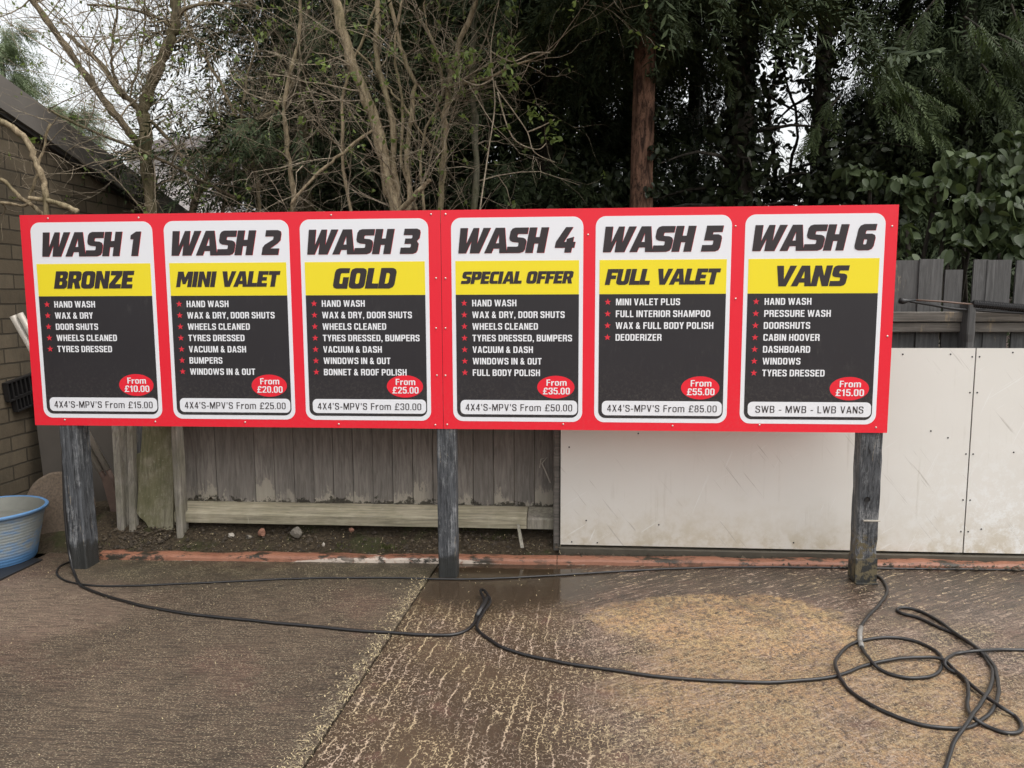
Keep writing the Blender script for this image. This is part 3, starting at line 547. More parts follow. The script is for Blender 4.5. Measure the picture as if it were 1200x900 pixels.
    if ch == 'W': return [[(0,10),(s*.95,10),(ww*.27,3.0),(ww/2-s*.45,10),(ww/2+s*.45,10),(ww*.73,3.0),(ww-s*.95,10),(ww,10),(ww*.73+s*.5,0),(ww*.73-s*.5,0),(ww/2,6.4),(ww*.27+s*.5,0),(ww*.27-s*.5,0)]], ww
    if ch == 'X': return [[(0,0),(w/2-s*.55,5.1),(.1,10),(s*1.1,10),(w/2,6.7),(w-s*1.1,10),(w-.1,10),(w/2+s*.55,5.1),(w,0),(w-s*1.1,0),(w/2,3.4),(s*1.1,0)]], w
    if ch == 'Y': return [[(w/2-s/2,0),(w/2-s/2,4.0),(-.1,10),(s*1.05,10),(w/2,5.9),(w-s*1.05,10),(w+.1,10),(w/2+s/2,4.0),(w/2+s/2,0)]], w
    if ch == 'Z': return [[(0,0),(0,t),(w-s*1.25,q),(.2,q),(.2,10),(w,10),(w,q),(s*1.25,t),(w,t),(w,0)]], w
    if ch == '&': return [[(1.5,0),(.4,.5),(0,1.5),(0,3.4),(1.2,5.3),(.7,6.8),(.7,8.7),(2,10),(3.6,10),(4.8,8.7),(4.8,7.0),(3.4,5.3),(4.3,3.9),(4.7,5.0),(6.2,5.0),(5.4,2.4),(6.8,0),(4.9,0),(4.4,.8),(3.4,0)],[(2.2,7.0),(2.6,6.3),(3.3,7.2),(3.3,8.2),(2.8,8.7),(2.2,8.2)],[(1.6,2.0),(2.2,1.5),(3.2,1.9),(2.1,4.0),(1.6,3.3)]], 6.8
    if ch == ',': return [[(.1,1.8),(1.9,1.8),(1.9,.2),(1.1,-1.7),(.2,-1.7),(.8,0),(.1,0)]], 2.0
    if ch == "'": return [[(.1,10),(.2+s,10),(s-.1,6.8),(.4,6.8)]], s + .3
    if ch == '.': return [[(0,0),(s,0),(s,max(s,t)),(0,max(s,t))]], s
    if ch == '-': return [[(0,3.3),(2.9,3.3),(2.9,3.3+t),(0,3.3+t)]], 2.9
    if ch == '\u00a3': return [[(0,0),(0,t),(1.0,t+.3),(1.2,4.2),(.2,4.2),(.2,4.2+t*.9),(1.2,4.2+t*.9),(1.2,8.2),(1.7,9.5),(2.9,10),(4.3,10),(5.4,9.5),(5.8,8.4),(5.8,7.0),(5.8-s,7.0),(5.8-s,7.9),(5.5-s,q),(1.6+s,q),(1.2+s,7.8),(1.2+s,4.2+t*.9),(4.4,4.2+t*.9),(4.4,4.2),(1.2+s,4.2),(1.0+s*.9,t),(5.8,t),(5.8,0)]], 5.8
    if ch == '1': return [[(1.6,0),(1.6,7.3),(0,7.0),(0,7.0+t*.8),(1.4,8.7),(1.9,10),(1.6+s,10),(1.6+s,0)]], 1.6 + s + .6
    w *= .93; k = w - s
    if ch == '2': return [[(0,0),(0,t),(k-.1,6.2),(k,7.0),(k,8.0),(k-d,q),(s+d,q),(s,8.0),(s,7.0),(0,7.0),(0,8.4),(.5,9.5),(1.6,10),(w-1.6,10),(w-.5,9.5),(w,8.4),(w,6.4),(s*1.3,t),(w,t),(w,0)]], w
    if ch == '3': return [[(0,1.6),(0,3.0),(s,3.0),(s,2.1),(s+d,t),(k-d,t),(k,2.1),(k,3.7),(k-d,4.4),(w*.4,4.4),(w*.4,4.4+t),(k-d,4.4+t),(k,4.9+t),(k,8.0),(k-d,q),(s+d,q),(s,8.0),(s,7.1),(0,7.1),(0,8.4),(.5,9.5),(1.6,10),(w-1.6,10),(w-.5,9.5),(w,8.4),(w,6.3),(w-.9,5.2),(w,4.1),(w,1.6),(w-.5,.5),(w-1.6,0),(1.6,0),(.5,.5)]], w
    if ch == '4': return [[(k-.9,0),(k-.9,2.2),(0,2.2),(0,2.2+t),(k-1.1,10),(w-.9,10),(w-.9,2.2+t),(w,2.2+t),(w,2.2),(w-.9,2.2),(w-.9,0)],[(s*.85,2.25+t),(k-.9,2.25+t),(k-.9,7.4)]], w
    if ch == '5': return [[(0,1.6),(0,2.8),(s,2.8),(s,2.1),(s+d,t),(k-d,t),(k,2.1),(k,4.3),(k-d,5.0),(s,4.9),(0,4.7),(.3,10),(w-.3,10),(w-.3,q),(s+.2,q),(s+.1,6.3),(w-1.6,6.5),(w-.5,6.1),(w,5.0),(w,1.6),(w-.5,.5),(w-1.6,0),(1.6,0),(.5,.5)]], w
    if ch == '8': return [[(1.6,0),(.5,.5),(0,1.6),(0,4.1),(.9,5.25),(.2,6.4),(.2,8.5),(.6,9.5),(1.7,10),(w-1.7,10),(w-.6,9.5),(w-.2,8.5),(w-.2,6.4),(w-.9,5.25),(w,4.1),(w,1.6),(w-.5,.5),(w-1.6,0)],[(s+.5,t),(k-.5,t),(k,t+.6),(k,3.9),(k-.5,4.5),(s+.5,4.5),(s,3.9),(s,t+.6)],[(s+.6,4.5+t),(k-.6,4.5+t),(k-.2,4.9+t),(k-.2,9.4-t),(k-.6,q),(s+.6,q),(s+.2,9.4-t),(s+.2,4.9+t)]], w
    if ch == 'r': return [[(0,0),(0,7.3),(s,7.3),(s,6.3),(s+.9,7.2),(3.7,7.4),(3.7,7.4-t*1.1),(s+.9,5.3),(s,4.6),(s,0)]], 3.6
    if ch == 'o': return [[(1.6,0),(.5,.5),(0,1.6),(0,5.9),(.5,7.0),(1.6,7.5),(w-1.6,7.5),(w-.5,7.0),(w,5.9),(w,1.6),(w-.5,.5),(w-1.6,0)],[(s+.5,t),(k-.5,t),(k,t+.6),(k,6.9-t),(k-.5,7.5-t),(s+.5,7.5-t),(s,6.9-t),(s,t+.6)]], w
    if ch == 'm': a = w * 1.62; return [[(0,0),(0,7.3),(s,7.3),(s,6.6),(s+.7,7.5),(a/2-.2,7.5),(a/2+.3,6.6),(a/2+1.0,7.5),(a-1.2,7.5),(a,6.3),(a,0),(a-s,0),(a-s,7.0-t),(a-s-.4,7.5-t),(a/2+s/2+.4,7.5-t),(a/2+s/2,7.0-t),(a/2+s/2,0),(a/2-s/2,0),(a/2-s/2,7.0-t),(a/2-s/2-.4,7.5-t),(s+.4,7.5-t),(s,7.0-t),(s,0)]], a
    raise KeyError(ch)
def line(name, mat, parent, text, x, z, y, cap, st, gap=1.05, sp=2.6, align='L', width=None, split=False):
    s_, t_, w_ = st; cx_ = 0; words = [[]]
    for ch in text:
        if ch == ' ':
            cx_ += sp
            if split: words.append([])
            continue
        lp, adv = cond(ch, s_, t_, w_); words[-1] += [[(cx_ + px, pz) for px, pz in l] for l in lp]; cx_ += adv + gap
    tot = cx_ - gap; sz = cap / 10; sx = width / tot if width else sz; ox = 0 if align == 'L' else -tot * sx / 2
    for loops in words:
        b = MB(); plate(b, curve_mesh([[(ox + px * sx, pz * sz) for px, pz in l] for l in loops], TH), x, z, y); b.build(name, mat, parent)
BOLD, BADGE, LIGHT = (1.95, 1.55, 6.35), (1.55, 1.35, 5.5), (1.15, 1.05, 5.3)
def rrect(x0, x1, z0, z1, r, n=8):
    out = []
    for cx, cz, a0 in ((x1 - r, z1 - r, 0), (x0 + r, z1 - r, 90), (x0 + r, z0 + r, 180), (x1 - r, z0 + r, 270)):
        for k in range(n + 1):
            a = R(a0 + 90 * k / n); out.append((cx + r * math.cos(a), cz + r * math.sin(a)))
    return out
def flat(b, lp, y, th=TH, mi=0):
    b.prism([(x, y, z) for x, z in lp], (0, th, 0), mi)

sign = empty('price_board', (0, 0, 0), 'wide red car wash price board with six wash panels on three black posts', 'sign')
def sheet(x0, x1, label):
    b = MB(); n_ = 16; vs_ = []
    b.box(((x0 + x1) / 2, 0.002, ZS + 0.61), (x1 - x0, 0.004, 1.22))
    return tag(b.build('backing_sheet', M_red, sign), label)
sheet(-2.44, -0.0012, 'red left half sheet with WASH 1 to WASH 3'); sheet(0.0012, 2.44, 'red right half sheet with WASH 4 to WASH 6')
PAN = [
 (-2.017, 'WASH 1', 'BRONZE', .49, .100, ['HAND WASH', 'WAX & DRY', 'DOOR SHUTS', 'WHEELS CLEANED', 'TYRES DRESSED'], '£10.00', "4X4'S-MPV'S From £15.00"),
 (-1.2225, 'WASH 2', 'MINI VALET', .615, .088, ['HAND WASH', 'WAX & DRY, DOOR SHUTS', 'WHEELS CLEANED', 'TYRES DRESSED', 'VACUUM & DASH', 'BUMPERS', 'WINDOWS IN & OUT'], '£20.00', "4X4'S-MPV'S From £25.00"),
 (-0.433, 'WASH 3', 'GOLD', .365, .114, ['HAND WASH', 'WAX & DRY, DOOR SHUTS', 'WHEELS CLEANED', 'TYRES DRESSED, BUMPERS', 'VACUUM & DASH', 'WINDOWS IN & OUT', 'BONNET & ROOF POLISH'], '£25.00', "4X4'S-MPV'S From £30.00"),
 (0.421, 'WASH 4', 'SPECIAL OFFER', .625, .068, ['HAND WASH', 'WAX & DRY, DOOR SHUTS', 'WHEELS CLEANED', 'TYRES DRESSED, BUMPERS', 'VACUUM & DASH', 'WINDOWS IN & OUT', 'FULL BODY POLISH'], '£35.00', "4X4'S-MPV'S From £50.00"),
 (1.215, 'WASH 5', 'FULL VALET', .625, .086, ['MINI VALET PLUS', 'FULL INTERIOR SHAMPOO', 'WAX & FULL BODY POLISH', 'DEODERIZER'], '£55.00', "4X4'S-MPV'S From £85.00"),
 (2.0125, 'WASH 6', 'VANS', .38, .110, ['HAND WASH', 'PRESSURE WASH', 'DOORSHUTS', 'CABIN HOOVER', 'DASHBOARD', 'WINDOWS', 'TYRES DRESSED'], '£15.00', 'SWB - MWB - LWB VANS')]
STAR = [((1 if k % 2 == 0 else 0.40) * math.sin(k * math.pi / 5), (1 if k % 2 == 0 else 0.40) * math.cos(k * math.pi / 5)) for k in range(10)]
for cx, title, head, hw, hc, items, price, foot in PAN:
    x0, x1 = cx - 0.3635, cx + 0.3635
    b = MB(); flat(b, rrect(x0, x1, ZS + 0.046, ZS + 1.177, 0.055), -0.0008)
    panel = tag(b.build('wash_panel', M_white, sign, at=(cx, 0, ZS + 0.05)), 'white bordered %s panel for %s' % (title, head.lower()))
    b = MB(); flat(b, [(x0 + 0.022, ZS + 0.757), (x1 - 0.022, ZS + 0.757), (x1 - 0.022, ZS + 0.942), (x0 + 0.022, ZS + 0.942)], -0.0016); b.build('yellow_band', M_yellow, panel)
    lp = [(x0 + 0.022, ZS + 0.7565), (x1 - 0.022, ZS + 0.7565)][::-1]
    bot = [q for q in rrect(x0 + 0.022, x1 - 0.022, ZS + 0.070, ZS + 0.6, 0.040) if q[1] < ZS + 0.3]
    b = MB(); flat(b, lp + bot, -0.0016); b.build('dark_field', M_dark, panel)
    b = MB(); flat(b, rrect(x0 + 0.042, x1 - 0.028, ZS + 0.086, ZS + 0.167, 0.026), -0.0024); b.build('footer_strip', M_white, panel)
    # title with its red drop edge, heading
    for lo in heavy(title, cx - 0.002, ZS + 0.984, 0.60 if title[-1] == '1' else 0.645, 0.137):
        b = MB(); plate(b, curve_mesh([[(x - cx + 0.0016, z - 1) for x, z in l] for l in lo], TH), cx, 1 - 0.0013, -0.0012, mi=1)
        plate(b, curve_mesh([[(x - cx, z - 1) for x, z in l] for l in lo], TH), cx, 1, -0.0024)
        b.build('title_lettering', [M_ink, M_star], panel)
    for lo in heavy(head, cx, ZS + 0.85 - hc / 2, hw, hc):
        b = MB(); plate(b, curve_mesh([[(x - cx, z - 1) for x, z in l] for l in lo], TH), cx, 1, -0.0024); b.build('heading_lettering', M_ink, panel)
    z = ZS + 0.692 + (0.004 if title[-1] in '56' else 0)
    for it in items:
        line('service_line', M_txt, panel, it, cx - 0.250, z, -0.0024, 0.0365, BOLD, 1.3, 3.0)
        b = MB(); flat(b, [(cx - 0.2945 + 0.0185 * sx_, z + 0.018 + 0.0185 * sz_) for sx_, sz_ in STAR], -0.0024); b.build('bullet_star', M_star, panel)
        z -= 0.0647
    b = MB(); flat(b, [(cx + 0.216 + 0.104 * math.cos(2 * math.pi * k / 40), ZS + 0.242 + 0.064 * math.sin(2 * math.pi * k / 40)) for k in range(40)], -0.0024); b.build('price_badge', M_red, panel)
    line('price_lettering', M_txt, panel, 'From', cx + 0.220, ZS + 0.250, -0.0032, 0.035, BADGE, 1.0, 2.6, 'C', 0.112)
    line('price_lettering', M_txt, panel, price, cx + 0.219, ZS + 0.2015, -0.0032, 0.0375, BADGE, 1.0, 2.6, 'C', 0.150)
    line('footer_lettering', M_ink, panel, foot, cx + 0.008, ZS + 0.1065, -0.0032, 0.0385, LIGHT, 1.45, 3.6, 'C', 0.60 if title[-1] != '6' else 0.575, True)
SCR = [(-2.27, 1.2), (-1.73, 1.198), (-.615, 1.2), (-.053, 1.198), (.028, 1.1975), (.81, 1.079), (1.5975, 1.117), (2.41, 1.108), (-.03, .849), (.023, .848), (-.034, .5715), (.019, .5715), (-.033, .305), (.0154, .305),
       (-2.254, .033), (-1.70, .027), (-1.16, .028), (-.606, .022), (-.047, .022), (.0214, .025), (.679, .033), (1.285, .029), (1.758, .038), (2.38, .03), (2.415, .5266), (1.6087, .73)]
for x, z in SCR:
    b = MB(); b.lathe([(0.0055, 0), (0.0048, 0.0025), (0.0025, 0.004), (0.0001, 0.0045)], n=10)
    b.v = [(x + p[0], -0.0002 - p[2], ZS + z + p[1]) for p in b.v]; b.build('screw', M_screw, sign, smooth=True, at=(x, 0, ZS + z))
def wood_post(x, w_, d, z0, z1, y0, lean=0.0, seed=0, back=0.0):
    """square post with chipped, uneven arrises"""
    from mathutils import noise as mn
    b = MB(); n_ = 36; c = 0.007; ring = [(-w_/2 + c, 0), (0, 0), (w_/2 - c, 0), (w_/2, c), (w_/2, d/2), (w_/2, d - c), (w_/2 - c, d), (-w_/2 + c, d), (-w_/2, d - c), (-w_/2, d/2), (-w_/2, c)]; vs_ = []
    for i in range(n_ + 1):
        z = z0 + (z1 - z0) * i / n_
        for j, (px, py) in enumerate(ring):
            k = 0.0025 * mn.noise((px * 30 + seed * 9, py * 30, z * 7)) - (0.013 * max(0, mn.noise((px * 20 + seed, py * 20 + 5, z * 13)) - 0.22))
            cxv = px / w_ * 2; cyv = (py - d / 2) / d * 2
            vs_.append((x + px + cxv * k + lean * (z - z1), y0 + back * max(0.0, ZS - z) + max(0.0, py + cyv * k), z))
    k = len(ring)
    b.add(vs_, [(i * k + j, i * k + (j + 1) % k, (i + 1) * k + (j + 1) % k, (i + 1) * k + j) for i in range(n_) for j in range(k)] + [tuple(range(k)), tuple(range(n_ * k, n_ * k + k))])
    return b
wood_post(-2.262, 0.105, 0.135, -0.02, ZS + 1.15, 0.0042, -0.012, 1).build('post', M_post, sign, at=(-2.262, 0.06, 0))
wood_post(0.012, 0.108, 0.10, -0.02, ZS + 1.15, 0.0042, 0.0, 2).build('post', M_post, sign, at=(0.012, 0.06, 0))
pr = wood_post(2.326, 0.118, 0.10, -0.02, ZS + 1.15, 0.0042, -0.034, 3, 0.085).build('post', M_post, sign, at=(2.335, 0.06, 0))
b = MB(); b.box((2.392, 0.068, 0.078), (0.120, 0.006, 0.14)); b.box((2.394, 0.062, 0.004), (0.122, 0.03, 0.008)); b.box((2.3315, 0.125, 0.078), (0.004, 0.095, 0.14))
tag(b.build('post_shoe', M_post, pr, bevel=0.002), 'dark metal shoe at the foot of the right post')
b = MB(); b.box((2.398, 0.041, 0.375), (0.09, 0.012, 0.006)); b.build('metal_strap', M_steel, pr)
b = MB(); b.lathe([(0.0001, 0), (0.014, 0), (0.014, 0.006)], n=14); b.v = [(2.378 - 0.012 + p[0], 0.034 - p[2], 0.50 + p[1]) for p in b.v]; b.build('bolt_hole', M_black, pr)

# ------------------------------------------------------------------ fence
fence = empty('wooden_fence', (0, 0.66, 0.1), 'weathered close boarded grey fence behind the price board', 'fence')
def board(b, x0, x1, z0, z1, y, tilt=0.0, ragged=0.0, th=0.016):
    n_ = 6; lp = [(x0 + (x1 - x0) * k / n_, z0 + (rnd.uniform(0, ragged))) for k in range(n_ + 1)] + [(x1 + tilt, z1), (x0 + tilt, z1)]
    b.prism([(x, y + (x - x0) * 0.06, z) for x, z in lp], (0, th, 0))
# left bay
b = MB(); x = -1.93
while x < 0.70:
    board(b, x, x + 0.1295, 0.245, 1.80, 0.655 + rnd.uniform(-.003, .003), 0, 0.012 if x > -1.7 else 0.05); x += 0.1345
tag(b.build('board_panel', M_fenceL, fence), 'brown grey boards with paint peeled at the foot')
b = MB(); lg = [(0.49, 0.15), (0.49, 0.212), (0.50, 0.222), (0.648, 0.252), (0.70, 0.252), (0.70, 0.15)]
b.prism([(-1.885, y, z) for y, z in lg], (2.33, 0, 0)); tag(b.build('base_rail', M_ledge, fence, bevel=0.004), 'mossy timber ledge along the foot of the boards')
b = MB(); b.prism([(0.449, y, z) for y, z in lg], (0.19, 0, 0)); b.build('base_rail', M_greywood, fence, bevel=0.003)
b = MB(); b.box((-0.63, 0.605, 0.86), (2.62, 0.09, 0.10)); b.build('rail', M_rail, fence, bevel=0.004)
b = MB(); b.box((-0.63, 0.605, 1.50), (2.62, 0.09, 0.11)); b.build('rail', M_rail, fence, bevel=0.004)
def fpost(px0, px1, z0, z1, y, d, m=M_greywood, lean=0):
    x0 = Y(px0, 560, y).x; x1 = Y(px1, 560, y).x; b = wood_post((x0 + x1) / 2, x1 - x0, d, z0, z1, y, lean, int(px0)); b.build('post', m, fence)
fpost(201.5, 209.5, 0.02, 1.78, 0.44, 0.09, lean=-0.004)
fpost(648.5, 656.5, 0.03, 1.78, 0.44, 0.12, M_rail)
# right bays, boards of uneven height with gaps
b = MB(); yb = 0.575
for a, c, top, tl in ((1000, 1036, 304, 0), (1037, 1074.5, 305, .004), (1076, 1104.5, 303.5, 0), (1106, 1127, 316, .003), (1136.5, 1153.5, 304, .008), (1155, 1184, 304.5, 0), (1187, 1218, 305, .006), (1219, 1250, 304, 0), (1252, 1282, 306, 0)):
    xa, xc = Y(a, 340, yb).x, Y(c, 340, yb).x; board(b, xa, xc, 0.06, Y((a + c) / 2, top, yb).z, yb + rnd.uniform(-.004, .004), tl * 2)
for k in range(12):
    xa = 0.70 + k * 0.150; board(b, xa, xa + 0.146, 0.06, 1.80 + rnd.uniform(-.02, .02), yb)
tag(b.build('board_panel', M_fenceR, fence), 'uneven grey boards above the white boards')
xr0, xr1 = Y(655, 380, 0.5).x, Y(1135, 380, 0.5).x
zr1, zr0 = Y(1080, 365.5, 0.5).z, Y(1080, 389, 0.5).z
b = MB(); b.box(((xr0 + xr1) / 2, 0.535, (zr0 + zr1) / 2 + 0.03), (xr1 - xr0, 0.06, (zr1 - zr0) * 0.5)); b.box(((xr0 + xr1) / 2, 0.545, (zr0 + zr1) / 2 - 0.034), (xr1 - xr0, 0.048, (zr1 - zr0) * 0.48)); b.build('rail', M_rail, fence, bevel=0.006)
b = MB(); b.box((xr1 + 1.25, 0.535, (zr0 + zr1) / 2 + 0.03), (2.46, 0.06, (zr1 - zr0) * 0.5)); b.box((xr1 + 1.25, 0.545, (zr0 + zr1) / 2 - 0.034), (2.46, 0.048, (zr1 - zr0) * 0.48)); b.build('rail', M_rail, fence, bevel=0.006)
xp = Y(1138, 380, 0.44).x; zp = Y(1138, 357, 0.44).z
wood_post(xp, 0.044, 0.12, 0.0, zp, 0.432, 0, 8).build('post', M_fenceR, fence)
# bay beyond the leaning junk, further back on the left
b = MB(); x = -3.28
while x < -1.95:
    board(b, x, x + 0.135, 0.10, 1.75, 1.25, 0, 0.02); x += 0.139
tag(b.build('board_panel', M_fenceR, fence), 'dark boards in the corner by the brick wall')

# white sheets screwed over the fence
def white_sheet(px0, px1, x1=None, label=''):
    y = 0.42; a = Y(px0, 560, y).x; c = Y(px1, 560, y).x if x1 is None else x1; z0 = Y(900, 643, y).z; z1 = Y(1100, 408, y).z
    b = MB(); b.box(((a + c) / 2, y + 0.004, (z0 + z1) / 2), (c - a, 0.007, z1 - z0)); o = b.build('white_board', M_sheet, at=((a + c) / 2, y, z0)); tag(o, label, 'board', 'white sheets screwed to the fence')
    return o, a, c, z0, z1
ws, wa, wc, wz0, wz1 = white_sheet(657, 1133.5, None, 'wide scuffed white board on the fence behind the right sign post')
ws2, wa2, wc2, _, _ = white_sheet(1135, 0, wc + 0.006 + 2.4, 'white board at the right edge with rubbed white scuffs')
def wscrew(x, z, par, r=0.007):
    b = MB(); b.lathe([(r, 0), (r * 0.8, 0.003), (0.0001, 0.005)], n=10); b.v = [(x + p[0], 0.4204 - p[2], z + p[1]) for p in b.v]; b.build('screw', M_black if r < 0.006 else M_copper, par, smooth=True)
for py in (418, 460, 532, 586, 623):
    z = Y(1134, py, 0.42).z; wscrew(wc - 0.016, z, ws, 0.005); wscrew(wa2 + 0.018, z, ws2, 0.005)
for q in ((1091, 505), (1111, 513), (687, 610), (772, 615), (670, 635), (700, 636), (1058, 415), (1114, 415), (930, 636), (667, 524), (748, 508)): z = Y(*q, 0.42); wscrew(z.x, z.z, ws, 0.005)
for q in ((1187, 413), (1150, 620), (1188, 530)): z = Y(*q, 0.42); wscrew(z.x, z.z, ws2, 0.005)
# dark plinth strip under the white boards
b = MB(); b.box((2.6, 0.43, 0.032), (3.9, 0.05, 0.06)); tag(b.build('plinth_board', M_dampwood, bevel=0.006), 'low dark damp timber lying under the white boards', 'board')

# ------------------------------------------------------------------ brick outbuilding on the left
WX = -3.3
def yw(px, py): d = ray(px, py); t = (WX - CAM.x) / d.x; return CAM + d * t
t0, t1 = yw(0, 95), yw(210, 245); sl_ = (t1.z - t0.z) / (t1.y - t0.y)
def ztop(y): return t0.z + (y - t0.y) * sl_
shed = empty('brick_outbuilding', (WX, 1, 0), 'brown brick outbuilding with dark sloping fascia at the left edge', 'building')
y0w, y1w = -1.2, 4.6
b = MB(); b.prism([(WX, y0w, -0.02), (WX, y1w, -0.02), (WX, y1w, ztop(y1w) - 0.10), (WX, y0w, ztop(y0w) - 0.10)], (-0.22, 0, 0)); b.build('wall', M_brick, shed)
b = MB(); b.prism([(WX - 3.6, y1w, -0.02), (WX - 3.6, y1w, ztop(y1w) - 0.1), (WX - 0.22, y1w, ztop(y1w) - 0.1), (WX - 0.22, y1w, -0.02)], (0, -0.22, 0)); b.prism([(WX - 3.6, y0w, -0.02), (WX - 3.6, y0w, ztop(y0w) - 0.1), (WX - 0.22, y0w, ztop(y0w) - 0.1), (WX - 0.22, y0w, -0.02)], (0, 0.22, 0)); b.build('end_wall', M_brick, shed)
b = MB(); fh = 0.235
ya, yb_ = y0w - 0.15, y1w + 0.15
for s0, s1 in ((ya, 1.55), (1.556, 3.0), (3.006, yb_)):
    b.prism([(WX + 0.07, s0, ztop(s0) - fh), (WX + 0.07, s1, ztop(s1) - fh), (WX + 0.07, s1, ztop(s1)), (WX + 0.07, s0, ztop(s0))], (-0.022, 0, 0))
b.build('fascia', M_fascia, shed)
b = MB(); b.prism([(WX + 0.047, ya, ztop(ya) - fh - 0.03), (WX + 0.047, yb_, ztop(yb_) - fh - 0.03), (WX + 0.047, yb_, ztop(yb_) - fh + 0.03), (WX + 0.047, ya, ztop(ya) - fh + 0.03)], (-0.045, 0, 0)); b.build('soffit_batten', M_darkbark_, shed)
b = MB(); b.prism([(WX + 0.046, ya, ztop(ya) - 0.09), (WX + 0.046, yb_, ztop(yb_) - 0.09), (WX + 0.046, yb_, ztop(yb_) - 0.012), (WX + 0.046, ya, ztop(ya) - 0.012)], (-3.8, 0, 0)); b.build('roof', M_roof, shed)
# slatted vent pieces on the wall
def vent(px, py, w_, h_, tilt, label):
    c = yw(px, py); b = MB(); rot = Matrix.Rotation(tilt, 3, 'X')
    for q in range(9):
        yy = -w_ / 2 + w_ * q / 8; b.box(c + Vector((0.03, 0, 0)) + rot @ Vector((0, yy, 0)), (0.030, w_ / 22, h_), rot)
    for zz in (-h_ / 2, h_ / 2): b.box(c + Vector((0.03, 0, 0)) + rot @ Vector((0, 0, zz)), (0.036, w_ * 1.06, 0.012), rot)
    b.box(c + Vector((0.008, 0, 0)), (0.012, w_, h_), rot)
    tag(b.build('vent_grille', M_black, at=c), label, 'grille', 'black slatted grilles on the brick wall')
vent(24, 452, 0.36, 0.13, 0.15, 'upper black slatted grille on the brick wall beside the board'); vent(30, 467, 0.30, 0.10, 0.15, 'lower black slatted grille on the brick wall beside the board')

# ------------------------------------------------------------------ junk in the left corner
def slabpoly(name, pts, y, th, mat, label, cat, ytop=None, group=None, bev=0.003):
    """a board cut to a photographed outline, leaning: bottom at y, top at ytop"""
    P = []; zs = [Y(a, c, y).z for a, c in pts]; zmin, zmax = min(zs), max(zs)
    for (a, c), z in zip(pts, zs):
        f = (z - zmin) / (zmax - zmin); P.append(Y(a, c, y + ((ytop if ytop is not None else y) - y) * f))
    b = MB(); b.prism(P, (0, th, 0)); o = b.build(name, mat, at=P[0], bevel=bev)
    return tag(o, label, cat, group)
slabpoly('grey_sheet', [(60, 632), (136, 628), (131, 440), (35, 440)], 0.80, 0.012, M_greysheet, 'large smooth grey sheet leaning behind the left sign post', 'sheet', 1.15)
ch = MB()
P = lambda a, c, y: Y(a, c, y)
for (a0, a1, b0, b1, dy, th) in ((129.5, 137, 138, 146, 0.0, 0.05), (137, 147.5, 146, 151.5, 0.035, 0.02), (147.5, 154.5, 151.5, 158.5, 0.0, 0.05)):
    y0_, y1_ = 0.47 + dy, 0.62 + dy
    ch.prism([P(b0, 632, y0_), P(b1, 632, y0_), P(a1, 480, y1_), P(a0, 480, y1_)], (0, th, 0))
tag(ch.build('channel_post', M_greywood, bevel=0.002, at=P(148, 632, 0.5)), 'grooved grey post leaning between the steel poles and mossy board', 'post')
slabpoly('narrow_board', [(154, 622), (163, 618), (166, 530), (160, 532)], 0.56, 0.02, M_oldboard, 'short narrow mossy board wedged beside the wide mossy board', 'board', 0.60)
slabpoly('mossy_board', [(160, 601), (163, 606), (167, 609), (171, 613), (174, 619), (181, 622), (188, 625), (203, 632), (202, 480), (168, 480)], 0.50, 0.022, M_oldboard, 'wide mossy green board with a rotten lower corner', 'board', 0.60)
def pole(p0, p1, r, label, bent):
    a, c = Y(*p0, 0.36), Y(*p1, 0.66); root = empty('steel_pole', c, label, 'pole', 'steel poles leaning in the corner')
    b = MB(); b.tube([a, c], r, 14); b.build('tube', M_steel, root, smooth=True)
    d = (c - a).normalized(); b = MB(); b.tube([c, c + d * 0.12 + Vector((0.0, 0, -0.01)), c + d * 0.2 + Vector((0.02, 0, -0.07))], [r * 0.9, r * 0.9, r * 1.1], 12); b.build('rusty_end', M_copper, root, smooth=True)
pole((15, 370), (118, 552), 0.020, 'left shiny steel pole leaning against the brick wall', 0); pole((23, 367), (126, 550), 0.020, 'right shiny steel pole leaning beside its twin', 1)
slabpoly('brown_plank', [(139, 634), (150, 628), (128, 553), (119, 562)], 0.62, 0.03, M_copper, 'short reddish brown plank leaning below the steel poles', 'plank', 0.66)
# disc leaning behind the tub
def disc():
    cbase = Y(69, 652, 0.47); rr = 0.225; rot = Matrix.Rotation(R(-12), 3, 'X') @ Matrix.Rotation(R(8), 3, 'Z')
    b = MB(); cen = Vector((cbase.x, cbase.y + 0.04, rr * 1.02)); vs_ = []
    prof = [(0.0001, -0.02), (rr - 0.012, -0.02), (rr, -0.010), (rr, 0.014), (rr - 0.01, 0.02), (0.0001, 0.02)]
    b.lathe(prof, n=56, wob=lambda a, z: 0.008 * math.sin(3 * a + 1) + 0.005 * math.sin(11 * a))
    b.v = [tuple(cen + rot @ Vector((p[0], p[2], p[1] * 1.08))) for p in b.v]
    tag(b.build('stone_disc', M_disc, at=cen), 'round brown gritty disc leaning behind the left post and blue tub', 'disc')
disc()
